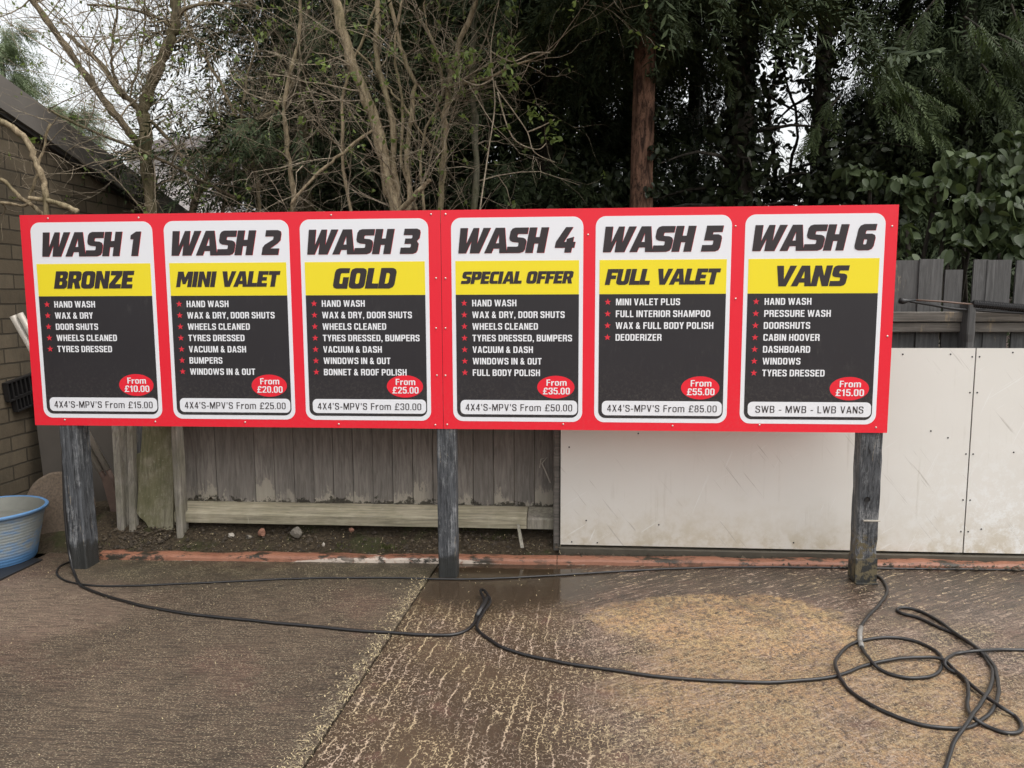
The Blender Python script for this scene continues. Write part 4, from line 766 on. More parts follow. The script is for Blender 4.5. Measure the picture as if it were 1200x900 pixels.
# blue rubber tub
def tub():
    n = NM('blue_rubber'); p = n.obj(); x, y, z = n.xyz(p)
    d = n.ss(n.noise(5, n.map(p, (1, 1, 2.5)), 6, 0.7), 0.28, 0.52)
    d = n.m('MULTIPLY', d, n.ss(n.m('ABSOLUTE', n.m('SUBTRACT', z, 0.19)), 0.150, 0.09, 0.0, 0.92))
    c = n.mix(d, n.mix(n.noise(9, p, 4), (0.065, 0.17, 0.36), (0.12, 0.26, 0.46)), n.mix(n.noise(25, p, 5, 0.7), (0.20, 0.215, 0.20), (0.31, 0.31, 0.27)))
    rg = n.m('SINE', n.m('MULTIPLY', z, 330.0))
    blue = n.out(c, 0.55, n.bump(n.m('ADD', rg, n.noise(40, p)), 0.22, 0.003), 0.3)
    gi = m_plain('tub_dirty_inside', (0.20, 0.20, 0.175), 0.7, var=0.35, scale=7)
    wat = m_plain('tub_dirty_water', (0.17, 0.17, 0.15), 0.25, var=0.3, scale=5)
    c0 = Vector((-2.865, 0.115, 0.005))
    tsc = 0.93
    root = empty('rubber_tub', c0, 'blue rubber tub with grimy ribbed side at the left edge', 'tub')
    wob = lambda a, z: 0.012 * math.sin(2 * a + 0.6) * (z / 0.36) + 0.006 * math.sin(5 * a) * (z / 0.36)
    b = MB(); b.lathe([(r_ * (tsc + 0.03), z_ * tsc) for r_, z_ in [(0.0001, 0), (0.235, 0), (0.245, 0.012), (0.262, 0.10), (0.281, 0.20), (0.300, 0.30), (0.309, 0.335), (0.324, 0.338), (0.326, 0.352), (0.318, 0.358), (0.304, 0.352)]], c0, 72, wob=wob); b.build('body', blue, root, smooth=True)
    b = MB(); b.lathe([(r_ * (tsc + 0.03), z_ * tsc) for r_, z_ in [(0.304, 0.352), (0.294, 0.30), (0.272, 0.18), (0.25, 0.05), (0.0001, 0.04)]], c0, 72, wob=wob); b.build('inside', gi, root, smooth=True)
    b = MB(); b.lathe([(r_ * (tsc + 0.03), z_ * tsc) for r_, z_ in [(0.286, 0.262), (0.0001, 0.262)]], c0, 48); b.build('dirty_water', wat, root)
tub()
# dark drain channel and pale strip under the tub
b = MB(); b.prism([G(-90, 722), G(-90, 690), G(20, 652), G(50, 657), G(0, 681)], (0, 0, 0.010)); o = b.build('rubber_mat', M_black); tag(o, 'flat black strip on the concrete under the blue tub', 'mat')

# ------------------------------------------------------------------ hoses
def hose(pts, r, label, zs=None, conn=None, n=12):
    from mathutils import noise as mn
    P = [Vector(p) for p in pts]; b = MB(); S = spline(P, n)
    S = [p + Vector((mn.noise(p * 6), mn.noise(p * 6 + Vector((9, 3, 0))), 0)) * 0.006 + Vector((mn.noise(p * 21), mn.noise(p * 21 + Vector((2, 7, 0))), 0)) * 0.0022 if p.z < 0.05 else p for p in S]
    rr = [r * (1 + 0.03 * math.sin(i * 0.9)) for i in range(len(S))]
    b.tube(S, rr, 10); o = b.build('pressure_hose', M_hose, smooth=True, at=(P[0].x, P[0].y, 0)); return tag(o, label, 'hose', 'black pressure washer hoses on the yard')
r1 = 0.0078
def gp(a, c, lift=0.0): return G(a, c, r1 + lift)
gp_ = lambda a, c: G(a, c, r1)
drop = [Y(75, 470, .03), Y(74, 520, .02), Y(74.5, 560, .01), Y(76, 600, 0), Y(79, 632, -.01), Y(82, 652, -.02), gp_(88, 674), gp_(93, 683)]
mainp = drop + [gp(100, 689), gp(130, 700), gp(180, 712.5), gp(240, 721.5), gp(300, 727.5), gp(400, 737), gp(470, 742.5), gp(520, 744), gp(543, 740), gp(555, 731, .004), gp(560, 717, .012), gp(567, 704, .02), gp(563, 692, .03), gp(569, 693, .035), gp(574, 704, .025), gp(567, 716, .018), gp(560, 729, .008), gp(560, 738), gp(572, 748.5), gp(600, 763), gp(650, 774.5), gp(700, 783), gp(760, 791), gp(800, 795.5), gp(860, 799), gp(920, 799), gp(980, 792), gp(1013, 780), gp(1047, 772.5, .006), gp(1077, 770.5, .006), gp(1103, 772.5, .012), gp(1120, 786.5, .006), gp(1147, 810, .008), gp(1173, 828.5, .016), gp(1190, 840), gp(1197.5, 851.5), gp(1193, 858.5), gp(1177, 859), gp(1157, 851.5), gp(1140, 840, .012), gp(1133.5, 826, .004), gp(1135, 806.5, .014), gp(1128, 793), gp(1110, 783, .006), gp(1108.5, 773, .02), gp(1120, 766), gp(1147, 763, .012), gp(1173, 761), gp(1205, 761.5), gp(1290, 764)]
hz = hose(mainp, r1, 'long black hose from the left post with a kink by the puddle')
b = MB(); c_ = gp(565, 706, .02); b.tube([gp(559, 722, .012), gp(566, 710, .02), gp(571, 701, .026)], 0.013, 10); b.build('tape_wrap', M_black, hz, smooth=True)
lp6 = [(683, 103), (712, 132), (716, 165), (692, 205), (652, 245), (626, 285), (620, 312), (630, 355), (660, 400), (700, 435), (760, 458), (830, 464), (890, 450), (915, 412), (890, 370), (820, 335), (740, 322), (660, 326), (590, 346), (547, 385), (541, 430), (570, 490), (640, 545), (740, 595), (830, 625), (920, 638), (1000, 635), (1060, 605), (1100, 560), (1110, 500), (1092, 420), (1040, 360), (960, 310), (900, 285), (830, 252), (772, 236), (754, 223), (775, 217), (830, 227), (900, 262), (970, 312), (1030, 355), (1070, 400), (1090, 450), (1075, 510), (1020, 590), (985, 640), (950, 710), (922, 785), (880, 900)]
lift = {8: .012, 19: .012, 20: .012, 28: .010, 29: .012, 30: .010, 40: .010, 41: .010, 43: .008, 44: .014, 45: .016, 46: .018, 47: .006}
lpp = [Vector((2.43, 0.17, r1))] + [gp(800 + a / 3, 640 + c / 3, lift.get(i, 0.0)) for i, (a, c) in enumerate(lp6)]
h2 = hose(lpp, r1, 'black hose looped in coils from the right post to the bottom right')
b = MB(); b.tube([gp(1009, 735), gp(1007.5, 742), gp(1008, 752)], [0.011, 0.012, 0.011], 10); b.tube([gp(1008, 752), gp(1010, 758)], [0.013, 0.013], 6); b.build('coupling', M_grey_fit, h2, smooth=True)
r1 = 0.0058
back = [(70, 664), (67, 673), (80, 681.5), (110, 686), (150, 686.5), (250, 682.5), (350, 678), (450, 677), (515, 678.5), (560, 678.5), (640, 675), (720, 670), (800, 666), (880, 664.5), (950, 664), (1010, 664), (1060, 663.5), (1120, 664.5), (1200, 667), (1300, 670)]
def clear_kerb(p): return Vector((p.x, min(p.y, kerby(p.x) - 0.014), p.z))
hose([Vector((-2.36, 0.12, r1))] + [clear_kerb(gp(*q)) for q in back], r1, 'thin black hose lying straight along the foot of the board')

# lance resting on the right fence post
lance = empty('spray_lance', Y(1138, 357, 0.43), 'black pressure washer lance lying on top of the fence post', 'lance')
yl = 0.445
b = MB(); b.tube([Y(1072, 351.5, yl), Y(1105, 353.5, yl), Y(1142, 357, yl)], 0.0055, 8); b.build('wand', M_copper, lance, smooth=True)
b = MB(); b.tube([Y(1054, 352.5, yl), Y(1059, 353, yl), Y(1064, 352.5, yl), Y(1073, 351.5, yl)], [0.017, 0.018, 0.009, 0.006], 10); b.build('nozzle', M_black, lance, smooth=True)
b = MB(); a, c = Y(1140, 356, yl), Y(1262, 366.5, yl); k = 90
b.tube([a + (c - a) * i / k for i in range(k + 1)], [0.024 if i % 2 else 0.0185 for i in range(k + 1)], 10); b.build('ribbed_grip', M_black, lance)
b = MB(); b.tube(spline([Y(1066, 353, yl), Y(1090, 357, yl + .01), Y(1118, 362, yl + .02), Y(1150, 364, yl + .0), Y(1200, 367, yl), Y(1255, 369, yl)], 5), 0.008, 8); b.build('lower_tube', M_black, lance, smooth=True)
# bent wire on the left bay
b = MB(); b.tube([Y(632.5, 548, .645), Y(634, 538, .642), Y(641, 536, .642), Y(635, 543, .640), Y(640, 554, .64), Y(645, 566, .645)], 0.0045, 6); tag(b.build('bent_wire', M_steel), 'bent pale wire hooked on the brown fence boards', 'wire')

# ------------------------------------------------------------------ stones and litter by the kerb
def stone(p, s, mat, label, group='stones under the fence ledge'):
    from mathutils import noise as mn
    bm = bmesh.new(); bmesh.ops.create_icosphere(bm, subdivisions=2, radius=1)
    sd = rnd.random() * 50
    for v in bm.verts:
        k = 1 + 0.5 * mn.noise(v.co * 1.1 + Vector((sd, 0, 0))) + 0.2 * mn.noise(v.co * 3 + Vector((sd, 4, 0))); v.co = Vector((v.co.x * s[0] * k, v.co.y * s[1] * k, v.co.z * s[2] * k))
    me = bpy.data.meshes.new('stone'); bm.to_mesh(me); bm.free(); me.materials.append(mat)
    o = bpy.data.objects.new('stone', me); C.objects.link(o); o.location = p; tag(o, label, 'stone', group)
stone(Y(271, 627, .46), (.022, .018, .015), M_chalk, 'small white stone under the ledge behind WASH 2')
stone(Y(292, 629, .46), (.018, .016, .014), M_stone, 'small grey stone right of the white stone')
stone(Y(307, 624, .46), (.026, .02, .028), M_brickbit, 'pinkish brick fragment under the fence ledge')
stone(Y(347, 624, .46), (.036, .028, .032), M_stone, 'largest dark stone under the fence ledge')
stone(Y(412, 621, .47), (.016, .014, .014), M_brickbit, 'orange brick chip below the fence ledge')
stone(Y(379, 638, .33), (.009, .008, .012), M_chalk, 'tiny pale chip standing on the earth behind the kerb')
b = MB(); b.prism([Y(605.5, 615, .46), Y(609, 615, .46), Y(614, 642, .36), Y(610, 642, .36)], (0, 0.012, 0)); tag(b.build('timber_stake', M_greywood), 'short timber stake between the earth patches right of middle post', 'stake')

_lo = [(0, 0, 0), (.10, .17, .03), (.26, .27, .05), (.45, .30, .045), (.64, .26, .02), (.80, .17, -.02), (.92, .07, -.07), (1, 0, -.12)]
LEAF_V = np.array(_lo + [(x, -y, z) for x, y, z in _lo[-2:0:-1]] + [(.28, 0, -.02), (.65, 0, -.04)])
LEAF_F = np.array([(i, 14 if (i < 3 or i > 10) else 15, (i + 1) % 14) for i in range(14)] + [(3, 14, 15), (11, 15, 14)])
def frames(d, up_jit, g):
    """orthonormal frames: d (N,3) axis; returns u,v,w"""
    d = d / np.linalg.norm(d, axis=1, keepdims=True); r = g.normal(0, 1, d.shape) * up_jit + np.array([0, 0, 1.0])
    v = np.cross(r, d); v /= np.linalg.norm(v, axis=1, keepdims=True) + 1e-9; w_ = np.cross(d, v); return d, v, w_
def scatter(tv, tf, pos, d, size, jit, g):
    u, v, w_ = frames(d, jit, g); s = size[:, None, None]
    V = pos[:, None] + s * (tv[None, :, 0, None] * u[:, None] + tv[None, :, 1, None] * v[:, None] + tv[None, :, 2, None] * w_[:, None])
    F = tf[None] + (np.arange(len(pos)) * len(tv))[:, None, None]
    return V.reshape(-1, 3), F.reshape(-1, tf.shape[1])
def m_leaf_late(nm): return m_leaf(nm, (0.075, 0.085, 0.030), (0.17, 0.175, 0.065), 0.6, 0.2, 0.3)
def weed(px, py, label, n_, h, seed):
    g = np.random.default_rng(seed); z = 0.05
    for k in range(12):
        c = G(px, py, z); yv = c.y - (c.x + 2.25) * 0.031; z = 0.5 * z + 0.5 * (0.17 * min(1, max(0, (yv - 0.30) / 0.34)) + 0.004)
    c = G(px, py, z); P = np.array([tuple(c)] * n_) + g.normal(0, .022, (n_, 3)) * np.array([1.6, 1, 0]); D = g.normal(0, .45, (n_, 3)) + np.array([0, 0, 1.0])
    tv = LEAF_V * np.array([1, .28, .5]); V, F = scatter(tv, LEAF_F, P - np.array(tuple(c)), D, h * g.uniform(.5, 1.2, n_), .9, g)
    o = np_mesh('weed', V, F, M_weed, None, True); o.location = c; tag(o, label, 'weed', 'weeds on the earth strip')
M_weed = m_leaf_late('weed_leaf')
weed(452, 643, 'low tuft of yellowish grass behind the kerb under WASH 3', 70, .035, 1); weed(552, 622, 'small green weed right of the middle post', 26, .045, 2); weed(583, 632, 'tiny sparse weed beside the short timber stake', 18, .035, 3); weed(400, 641, 'thin grass tuft behind the kerb under WASH 2', 34, .028, 4); weed(118, 640, 'short weed tuft beside the foot of the left post', 20, .035, 5)
def litter():
    V = []; F = []; r_ = random.Random(3)
    def blade(x, y, z, a, l, w_):
        o = len(V); d = Vector((math.cos(a), math.sin(a), 0)); s = Vector((-d.y, d.x, 0)) * w_; c = Vector((x, y, z)); m_ = c + d * l * 0.5 + s * r_.uniform(-3, 3) + Vector((0, 0, 0.004)); e = c + d * l
        V.extend([c - s, c + s, m_ + s, m_ - s, e]); F.append((o, o + 1, o + 2)); F.append((o, o + 2, o + 3)); F.append((o + 3, o + 2, o + 4))
    for i in range(900):
        y = r_.uniform(-3.2, 0.0); x = jx(y) - abs(r_.gauss(0, 0.05)) - 0.004; blade(x, y, 0.003, r_.uniform(0, 6.3), r_.uniform(.008, .026), r_.uniform(.0009, .0022))
    for i in range(1700):
        y = r_.uniform(-3.0, 0.2); x = r_.uniform(-3, 3.2); blade(x, y, 0.003, r_.uniform(0, 6.3), r_.uniform(.006, .018), r_.uniform(.0007, .0016))
    for i in range(260):
        y = r_.uniform(0.31, 0.50); x = r_.uniform(-2.2, 0.7); z = 0.012 + 0.17 * max(0, (y - 0.30) / 0.34); blade(x, y, z, r_.uniform(0, 6.3), r_.uniform(.008, .03), r_.uniform(.0008, .002))
    me = bpy.data.meshes.new('straw_litter'); me.from_pydata([tuple(v) for v in V], [], F); me.materials.append(M_straw)
    o = bpy.data.objects.new('straw_litter', me); C.objects.link(o); tag(o, 'scattered dry straw and leaf bits on concrete and earth', 'litter', kind='stuff')
litter()
def gravel():
    r_ = np.random.default_rng(5); n_ = 2600
    x = np.concatenate([r_.uniform(-2.35, 0.66, n_ // 2), r_.uniform(-2.2, -1.9, n_ // 4), r_.uniform(0.66, 3.6, n_ - n_ // 2 - n_ // 4)]); y = np.concatenate([r_.uniform(0.30, 0.55, n_ // 2), r_.uniform(0.3, 0.75, n_ // 4), r_.uniform(0.30, 0.40, n_ - n_ // 2 - n_ // 4)])
    z = np.where(x < 0.66, 0.17 * np.clip((y - 0.30) / 0.34, 0, 1), 0.01 + 0.05 * np.clip((y - 0.3) / 0.3, 0, 1)) + 0.004
    s = r_.gamma(2.0, 0.0028, n_)[:, None, None] + 0.002
    T = np.array([(1, 0, 0), (-.5, .87, 0), (-.5, -.87, 0), (0.1, 0, .8)]); T = T[None] * s * r_.uniform(.6, 1.3, (n_, 4, 3))
    a = r_.uniform(0, 6.28, n_); c, sn = np.cos(a)[:, None], np.sin(a)[:, None]
    X = T[:, :, 0] * c - T[:, :, 1] * sn; Yv = T[:, :, 0] * sn + T[:, :, 1] * c
    V = np.stack([X + x[:, None], Yv + y[:, None], T[:, :, 2] + z[:, None]], -1).reshape(-1, 3)
    F = (np.array([(0, 1, 3), (1, 2, 3), (2, 0, 3)])[None] + (np.arange(n_) * 4)[:, None, None]).reshape(-1, 3)
    o = np_mesh('gravel', V, F, m_leaf('gravel_grit', (0.035, 0.027, 0.019), (0.11, 0.085, 0.058), 0.9)); tag(o, 'loose grit and crumbs on the dark earth strip', 'gravel', kind='stuff')
gravel()

# ------------------------------------------------------------------ vegetation
M_tan = m_bark('bark_tan', (0.19, 0.145, 0.090), (0.42, 0.335, 0.215), 0.35, 26)
M_twig = m_bark('bark_twig', (0.23, 0.185, 0.13), (0.47, 0.39, 0.285), 0.25, 30)
M_elder = m_bark('bark_elder', (0.065, 0.052, 0.033), (0.21, 0.165, 0.105), 0.4, 22)
M_redbark = m_bark('bark_red', (0.042, 0.023, 0.016), (0.25, 0.135, 0.088), 0.0, 22)
M_darkbark = m_bark('bark_dark', (0.020, 0.017, 0.013), (0.060, 0.050, 0.038), 0.0, 14)
M_greybark = m_bark('bark_grey', (0.085, 0.080, 0.055), (0.18, 0.17, 0.12), 0.5, 22)
M_con = m_leaf('conifer_foliage', (0.026, 0.040, 0.016), (0.075, 0.098, 0.042), 0.7, 0.0, 0.25)
M_con2 = m_leaf('conifer_foliage_pale', (0.045, 0.066, 0.026), (0.105, 0.135, 0.055), 0.65, 0.2, 0.25)
M_conf = m_leaf('conifer_far_green', (0.12, 0.155, 0.085), (0.21, 0.255, 0.14), 0.7, 0.15, 0.25)
M_laurel = m_leaf('broad_leaf', (0.034, 0.050, 0.020), (0.085, 0.110, 0.048), 0.5, 0.12, 0.28)
M_ivy = m_leaf('ivy_leaf', (0.022, 0.031, 0.014), (0.060, 0.076, 0.034), 0.42, 0.0, 0.35)
M_bud = m_leaf('young_leaf', (0.12, 0.17, 0.045), (0.24, 0.30, 0.10), 0.5, 0.3, 0.3)
def spray_template(g, n_=9, droop=0.35):
    V = []; F = []
    for k in range(n_):
        t = k / (n_ - 1); ax = np.array([t * 0.85, 0, -droop * t * t])
        for sd in (1, -1):
            L = 0.42 * (1 - 0.72 * t) * g.uniform(.75, 1.25) * (0.55 + min(1, t * 4) * .45); a = g.uniform(.55, .95)
            tip = ax + np.array([L * math.cos(a), sd * L * math.sin(a), -L * g.uniform(.1, .5)]); wv = np.array([0.022, -sd * 0.018, 0.0]); o = len(V)
            mid = (ax + tip) / 2
            V += [ax, mid + wv, tip, mid - wv]; F += [(o, o + 1, o + 2), (o, o + 2, o + 3)]
    o = len(V); V += [np.array([.8, .015, -droop * .85]), np.array([1.08, 0, -droop * 1.25]), np.array([.8, -.015, -droop * .85])]; F += [(o, o + 1, o + 2)]
    return np.array(V), np.array(F)
SPR = [spray_template(rng, 8), spray_template(rng, 7, 0.55)]
def crown_arrays(height, z0, r_bot, r_top, nb, per, size, g, droop=0.45):
    P = []; D = []; S = []
    for k in range(nb):
        z = z0 + (height - z0) * g.random() ** 0.9; f = (z - z0) / (height - z0); L = (r_bot + (r_top - r_bot) * f) * g.uniform(.6, 1.12); a = g.uniform(0, 2 * math.pi)
        t = g.random(per) ** 0.65; dirv = np.array([math.cos(a), math.sin(a), 0.0]); side = np.array([-dirv[1], dirv[0], 0])
        lift_ = g.uniform(.0, .35)
        p = np.outer(t * L, dirv) + np.outer(g.normal(0, .16, per) * (0.3 + t) * L * .7, side); p[:, 2] = z + lift_ * t * L - droop * (t * L) ** 2 * 0.35 + g.normal(0, .10, per)
        d = dirv[None] * 0.8 + side[None] * g.normal(0, .55, per)[:, None]; d[:, 2] = g.normal(-.35, .35, per)
        P.append(p); D.append(d); S.append(size * g.uniform(.6, 1.35, per))
    return np.concatenate(P), np.concatenate(D), np.concatenate(S)
def conifer_mesh(seed, height, z0, rb, rt, nb, per, size, mat):
    g = np.random.default_rng(seed); P, D, S = crown_arrays(height, z0, rb, rt, nb, per, size, g); h = len(P) // 2
    a = scatter(*SPR[0], P[:h], D[:h], S[:h], .5, g); c = scatter(*SPR[1], P[h:], D[h:], S[h:], .5, g)
    V = np.concatenate([a[0], c[0]]); F = np.concatenate([a[1], c[1] + len(a[0])])
    o = np_mesh('crown', V, F, mat); me = o.data; bpy.data.objects.remove(o); return me
def trunk_mb(h, r0, r1_, seed, n=12, wob=0.03, base=(0, 0, 0)):
    from mathutils import noise as mn
    pts = []; rad = []; k = 26
    for i in range(k + 1):
        z = h * i / k; pts.append(Vector(base) + Vector((wob * mn.noise((seed, z * .6, 0)), wob * mn.noise((seed, 9, z * .6)), z))); rad.append((r0 + (r1_ - r0) * i / k) * (1 + 0.10 * mn.noise((seed, z * 2.2, 4))))
    b = MB(); b.tube(pts, rad, n); return b
CM = {}
def conifer(px, y, label, r0, barkm, height=8.5, kind=0, rot=0.0, sc=1.0, fol=None, z0=1.2, group='dark conifers behind the fence', branches=True, trunk_py=300):
    x = Y(px, trunk_py, y).x; root = empty('conifer', (x, y, 0.1), label, 'tree', group); root.rotation_euler = (0, 0, rot)
    b = trunk_mb(height - 0.4, r0, 0.04, px, wob=0.05)
    rr = random.Random(int(px))
    if branches:
        for k in range(26):
            z = rr.uniform(1.0, height - 1); a = rr.uniform(0, 6.28); L = rr.uniform(.5, 1.5); d = Vector((math.cos(a), math.sin(a), 0))
            pts = [Vector((0, 0, z)) + d * (L * t) + Vector((rr.uniform(-.05, .05), rr.uniform(-.05, .05), .25 * L * t - .35 * L * t * t)) for t in (0, .25, .5, .75, 1)]; b.tube(pts, [.022, .017, .013, .009, .004], 5, cap=False)
    me = bpy.data.meshes.new('trunk'); me.from_pydata(b.v, [], b.f); me.materials.append(barkm); me.polygons.foreach_set('use_smooth', [True] * len(me.polygons))
    t = bpy.data.objects.new('trunk', me); C.objects.link(t); t.parent = root
    key = (kind, height, z0, fol.name if fol else '')
    if key not in CM:
        rb, rt_, nb, per, size = ((1.9, 0.7, 150, 42, .34), (1.6, 0.6, 130, 42, .30), (2.2, 0.9, 170, 42, .38))[kind]
        CM[key] = conifer_mesh(100 + len(CM) * 7, height, z0, rb, rt_, nb, per, size, fol or M_con)
    c = bpy.data.objects.new('crown', CM[key]); C.objects.link(c); c.parent = root; c.rotation_euler = (0, 0, rr.uniform(0, 6.28)); c.scale = (sc, sc, 1)
    return root
# the three conifers whose trunks show, then the mass behind them
T752 = conifer(752, 2.1, 'conifer with bare reddish brown trunk above the WASH 5 panel', 0.115, M_redbark, 8.5, 0, z0=3.55, branches=False)
conifer(862, 2.8, 'ivy clad conifer with thick dark trunk left of the sky gap', 0.17, M_darkbark, 8.5, 1, z0=4.3)
conifer(955, 3.2, 'slim dark conifer trunk standing right of the sky gap', 0.095, M_darkbark, 8.5, 1, z0=4.3)
conifer(362, 2.9, 'conifer with straight brown trunk above the WASH 3 panel', 0.075, M_elder, 7.5, 1, z0=2.3)
bgc = [(430, 4.6, 'dark conifer filling the gap behind the pale branching shrub', 0, 8.5, 1.0), (545, 4.2, 'dark conifer behind the thin grey stem', 0, 8.5, 1.0), (640, 3.6, 'very dark conifer left of the reddish trunk', 2, 8.5, 0.8), (690, 5.2, 'dark conifer further back left of the reddish trunk', 2, 8.5, 0.9),
       (735, 6.4, 'far dark conifer behind the reddish trunk', 0, 8.5, 0.7), (1050, 3.8, 'dark conifer drooping over the right end of the price board', 0, 8.5, 0.62), (1120, 3.0, 'dark conifer above the right hand fence', 0, 8.5, 0.65), (1170, 4.4, 'dark conifer at the upper right behind the broad leaves', 2, 8.5, 0.9),
       (808, 5.2, 'small dark conifer in the gap between the reddish trunk and ivy trunk', 0, 8.5, 0.62), (338, 5.2, 'loose dark conifer above the pale house', 1, 7.6, 0.6), (470, 7.0, 'tall dark conifer behind the multi stemmed shrub', 2, 8.5, 1.1), (590, 7.4, 'tall dark conifer at the back behind WASH 4', 2, 8.5, 1.1), (1240, 3.2, 'dark conifer just past the right edge', 0, 8.5, 1.0)]
BG = {}
for px, y, lb, kd, h, sc in bgc: BG[px] = conifer(px, y, lb, 0.10, M_darkbark, h, kd, sc=sc, z0=1.2 if h > 8 else 3.0, branches=False)
T1050, T1120 = BG[1050], BG[1120]
conifer(20, 13.0, 'pale green conifer showing over the outbuilding roof', 0.12, M_darkbark, 7.6, 1, fol=M_conf, z0=1.4, branches=False, group='pale conifers far left')
conifer(92, 15.0, 'pale green conifer far behind the twigs on the left', 0.12, M_darkbark, 6.3, 1, fol=M_conf, z0=1.4, branches=False, group='pale conifers far left')

def boughs(parent, specs, seed):
    g = np.random.default_rng(seed); P = []; D = []; S = []; base = np.array(tuple(parent.location))
    for a, c, y, dx, dz, L in specs:
        o = np.array(tuple(Y(a, c, y))); d0 = np.array([dx, g.uniform(-.5, .1), dz]); d0 /= np.linalg.norm(d0); axis = []
        for k in range(9):
            t = k / 8; axis.append(o + d0 * L * t + np.array([0, 0, -0.35 * L * t * t]))
        b = MB(); b.tube([Vector(tuple(q)) for q in axis], [.010 * (1 - .8 * k / 8) for k in range(9)], 5, cap=False); b.build('limb', M_darkbark, parent, smooth=True)
        for k in range(46):
            t = g.random() ** .7; q = o + d0 * L * t + np.array([0, 0, -0.35 * L * t * t]); sd = g.choice([-1, 1]); sv = np.array([-d0[1], d0[0], 0]) * sd
            d = d0 * .7 + sv * g.uniform(.2, .9); d[2] -= g.uniform(.25, .9); P.append(q + sv * g.uniform(0, .10) + g.normal(0, .02, 3)); D.append(d); S.append(g.uniform(.14, .26) * (1.1 - .45 * t))
    P = np.array(P) - base; D = np.array(D); S = np.array(S)
    V, F = scatter(*SPR[0], P, D, S, .35, g); o = np_mesh('bough', V, F, M_con2, parent); o['label'] = 'paler green hanging boughs'
boughs(T752, [(735, -10, 1.9, -.5, -.25, .5), (760, -12, 1.85, .3, -.3, .4), (715, -25, 1.9, -.7, -.2, .45), (690, -30, 2.0, -.6, -.35, .5), (790, -30, 1.9, .6, -.3, .5), (745, -25, 1.8, .0, -.5, .35)], 3)
boughs(T1050, [(1010, 85, 2.2, .6, -.15, .5), (1040, 95, 2.1, .7, -.2, .45), (1020, 115, 2.2, .5, -.35, .45), (985, 112, 2.3, -.3, -.3, .4), (1060, 120, 2.1, .5, -.4, .35), (1090, 80, 2.3, .6, -.3, .4), (1000, 20, 2.4, .4, -.4, .6), (830, 30, 2.5, .3, -.5, .4), (812, 22, 2.5, -.4, -.4, .3)], 5)
boughs(T1120, [(1130, 20, 2.0, .5, -.4, .5), (1170, 40, 1.9, .5, -.4, .5), (1100, -5, 2.0, -.4, -.4, .5), (1150, 75, 1.9, .4, -.5, .4), (1195, 70, 1.8, .3, -.5, .45), (1060, 30, 2.2, -.3, -.5, .5), (1185, 5, 1.9, .2, -.5, .5)], 6)

# ---- bare shrubs
def grow(b, p, d, L, r, rr, depth, leaves=None, droop=0.0):
    k = 5; pts = [p.copy()]; dd = d.normalized(); rad = [r]
    for i in range(k):
        dd = (dd + Vector((rr.gauss(0, .22), rr.gauss(0, .22), rr.gauss(0, .18) + droop))).normalized(); p = p + dd * (L / k); pts.append(p.copy()); rad.append(r * (1 - 0.75 * (i + 1) / k))
    b.tube(pts, rad, 4 if r > .006 else 3, cap=False)
    if depth > 0:
        for q in range(rr.choice((2, 3, 3, 4))):
            i = rr.randint(1, k); nd = (dd + Vector((rr.gauss(0, .75), rr.gauss(0, .75), rr.gauss(.1, .6)))).normalized(); grow(b, pts[i], nd, L * rr.uniform(.4, .75), max(.0014, rad[i] * .7), rr, depth - 1, leaves, droop)
    elif leaves is not None: leaves.append(pts[-1]); leaves.append(pts[3])
def shrub(name, label, stems, twigs, bark, seed, base, leafmat=None, leaf_every=0.25, group=None, lsize=.03, droop=0.0, depth=2, tl=(.35, .9)):
    rr = random.Random(seed); root = empty(name, base, label, 'tree' if name == 'bare_tree' else 'shrub', group); tb = MB(); tw = MB(); tips = []
    allp = []
    for pts, r0, r1_ in stems:
        P = spline([Y(a, c, y) for a, c, y in pts], 5); nP = len(P); rad = [r0 + (r1_ - r0) * i / (nP - 1) for i in range(nP)]
        rad = [q * (1 + .10 * math.sin(i * 1.3 + seed)) for i, q in enumerate(rad)]
        P = [p + Vector((rr.gauss(0, .006), rr.gauss(0, .006), 0)) for p in P]
        tb.tube(P, rad, 10); allp += [(p, (P[min(i + 1, nP - 1)] - P[max(i - 1, 0)]).normalized(), rad[i]) for i, p in enumerate(P)]
    tb.build('trunk', bark, root, smooth=True)
    for i in range(twigs):
        p, t, r = rr.choice(allp); a = Vector((rr.gauss(0, 1), rr.gauss(0, .7), rr.gauss(.25, .7))); d = (t * .6 + a).normalized()
        grow(tw, p, d, rr.uniform(*tl), min(r * .6, rr.uniform(.0032, .0075)), rr, depth, tips, droop)
    tw.build('twigs', M_twig, root, smooth=True)
    if leafmat and tips:
        g = np.random.default_rng(seed); sel = [t for t in tips if rr.random() < leaf_every]
        if sel:
            Pn = np.repeat(np.array([tuple(t - Vector(base)) for t in sel]), 4, axis=0) + g.normal(0, .012, (len(sel) * 4, 3)); D = g.normal(0, 1, Pn.shape); D[:, 2] += .2
            V, F = scatter(LEAF_V, LEAF_F, Pn, D, g.uniform(.6, 1.3, len(Pn)) * lsize, .6, g); np_mesh('leaves', V, F, leafmat, root)
    return root
y1_ = 1.7
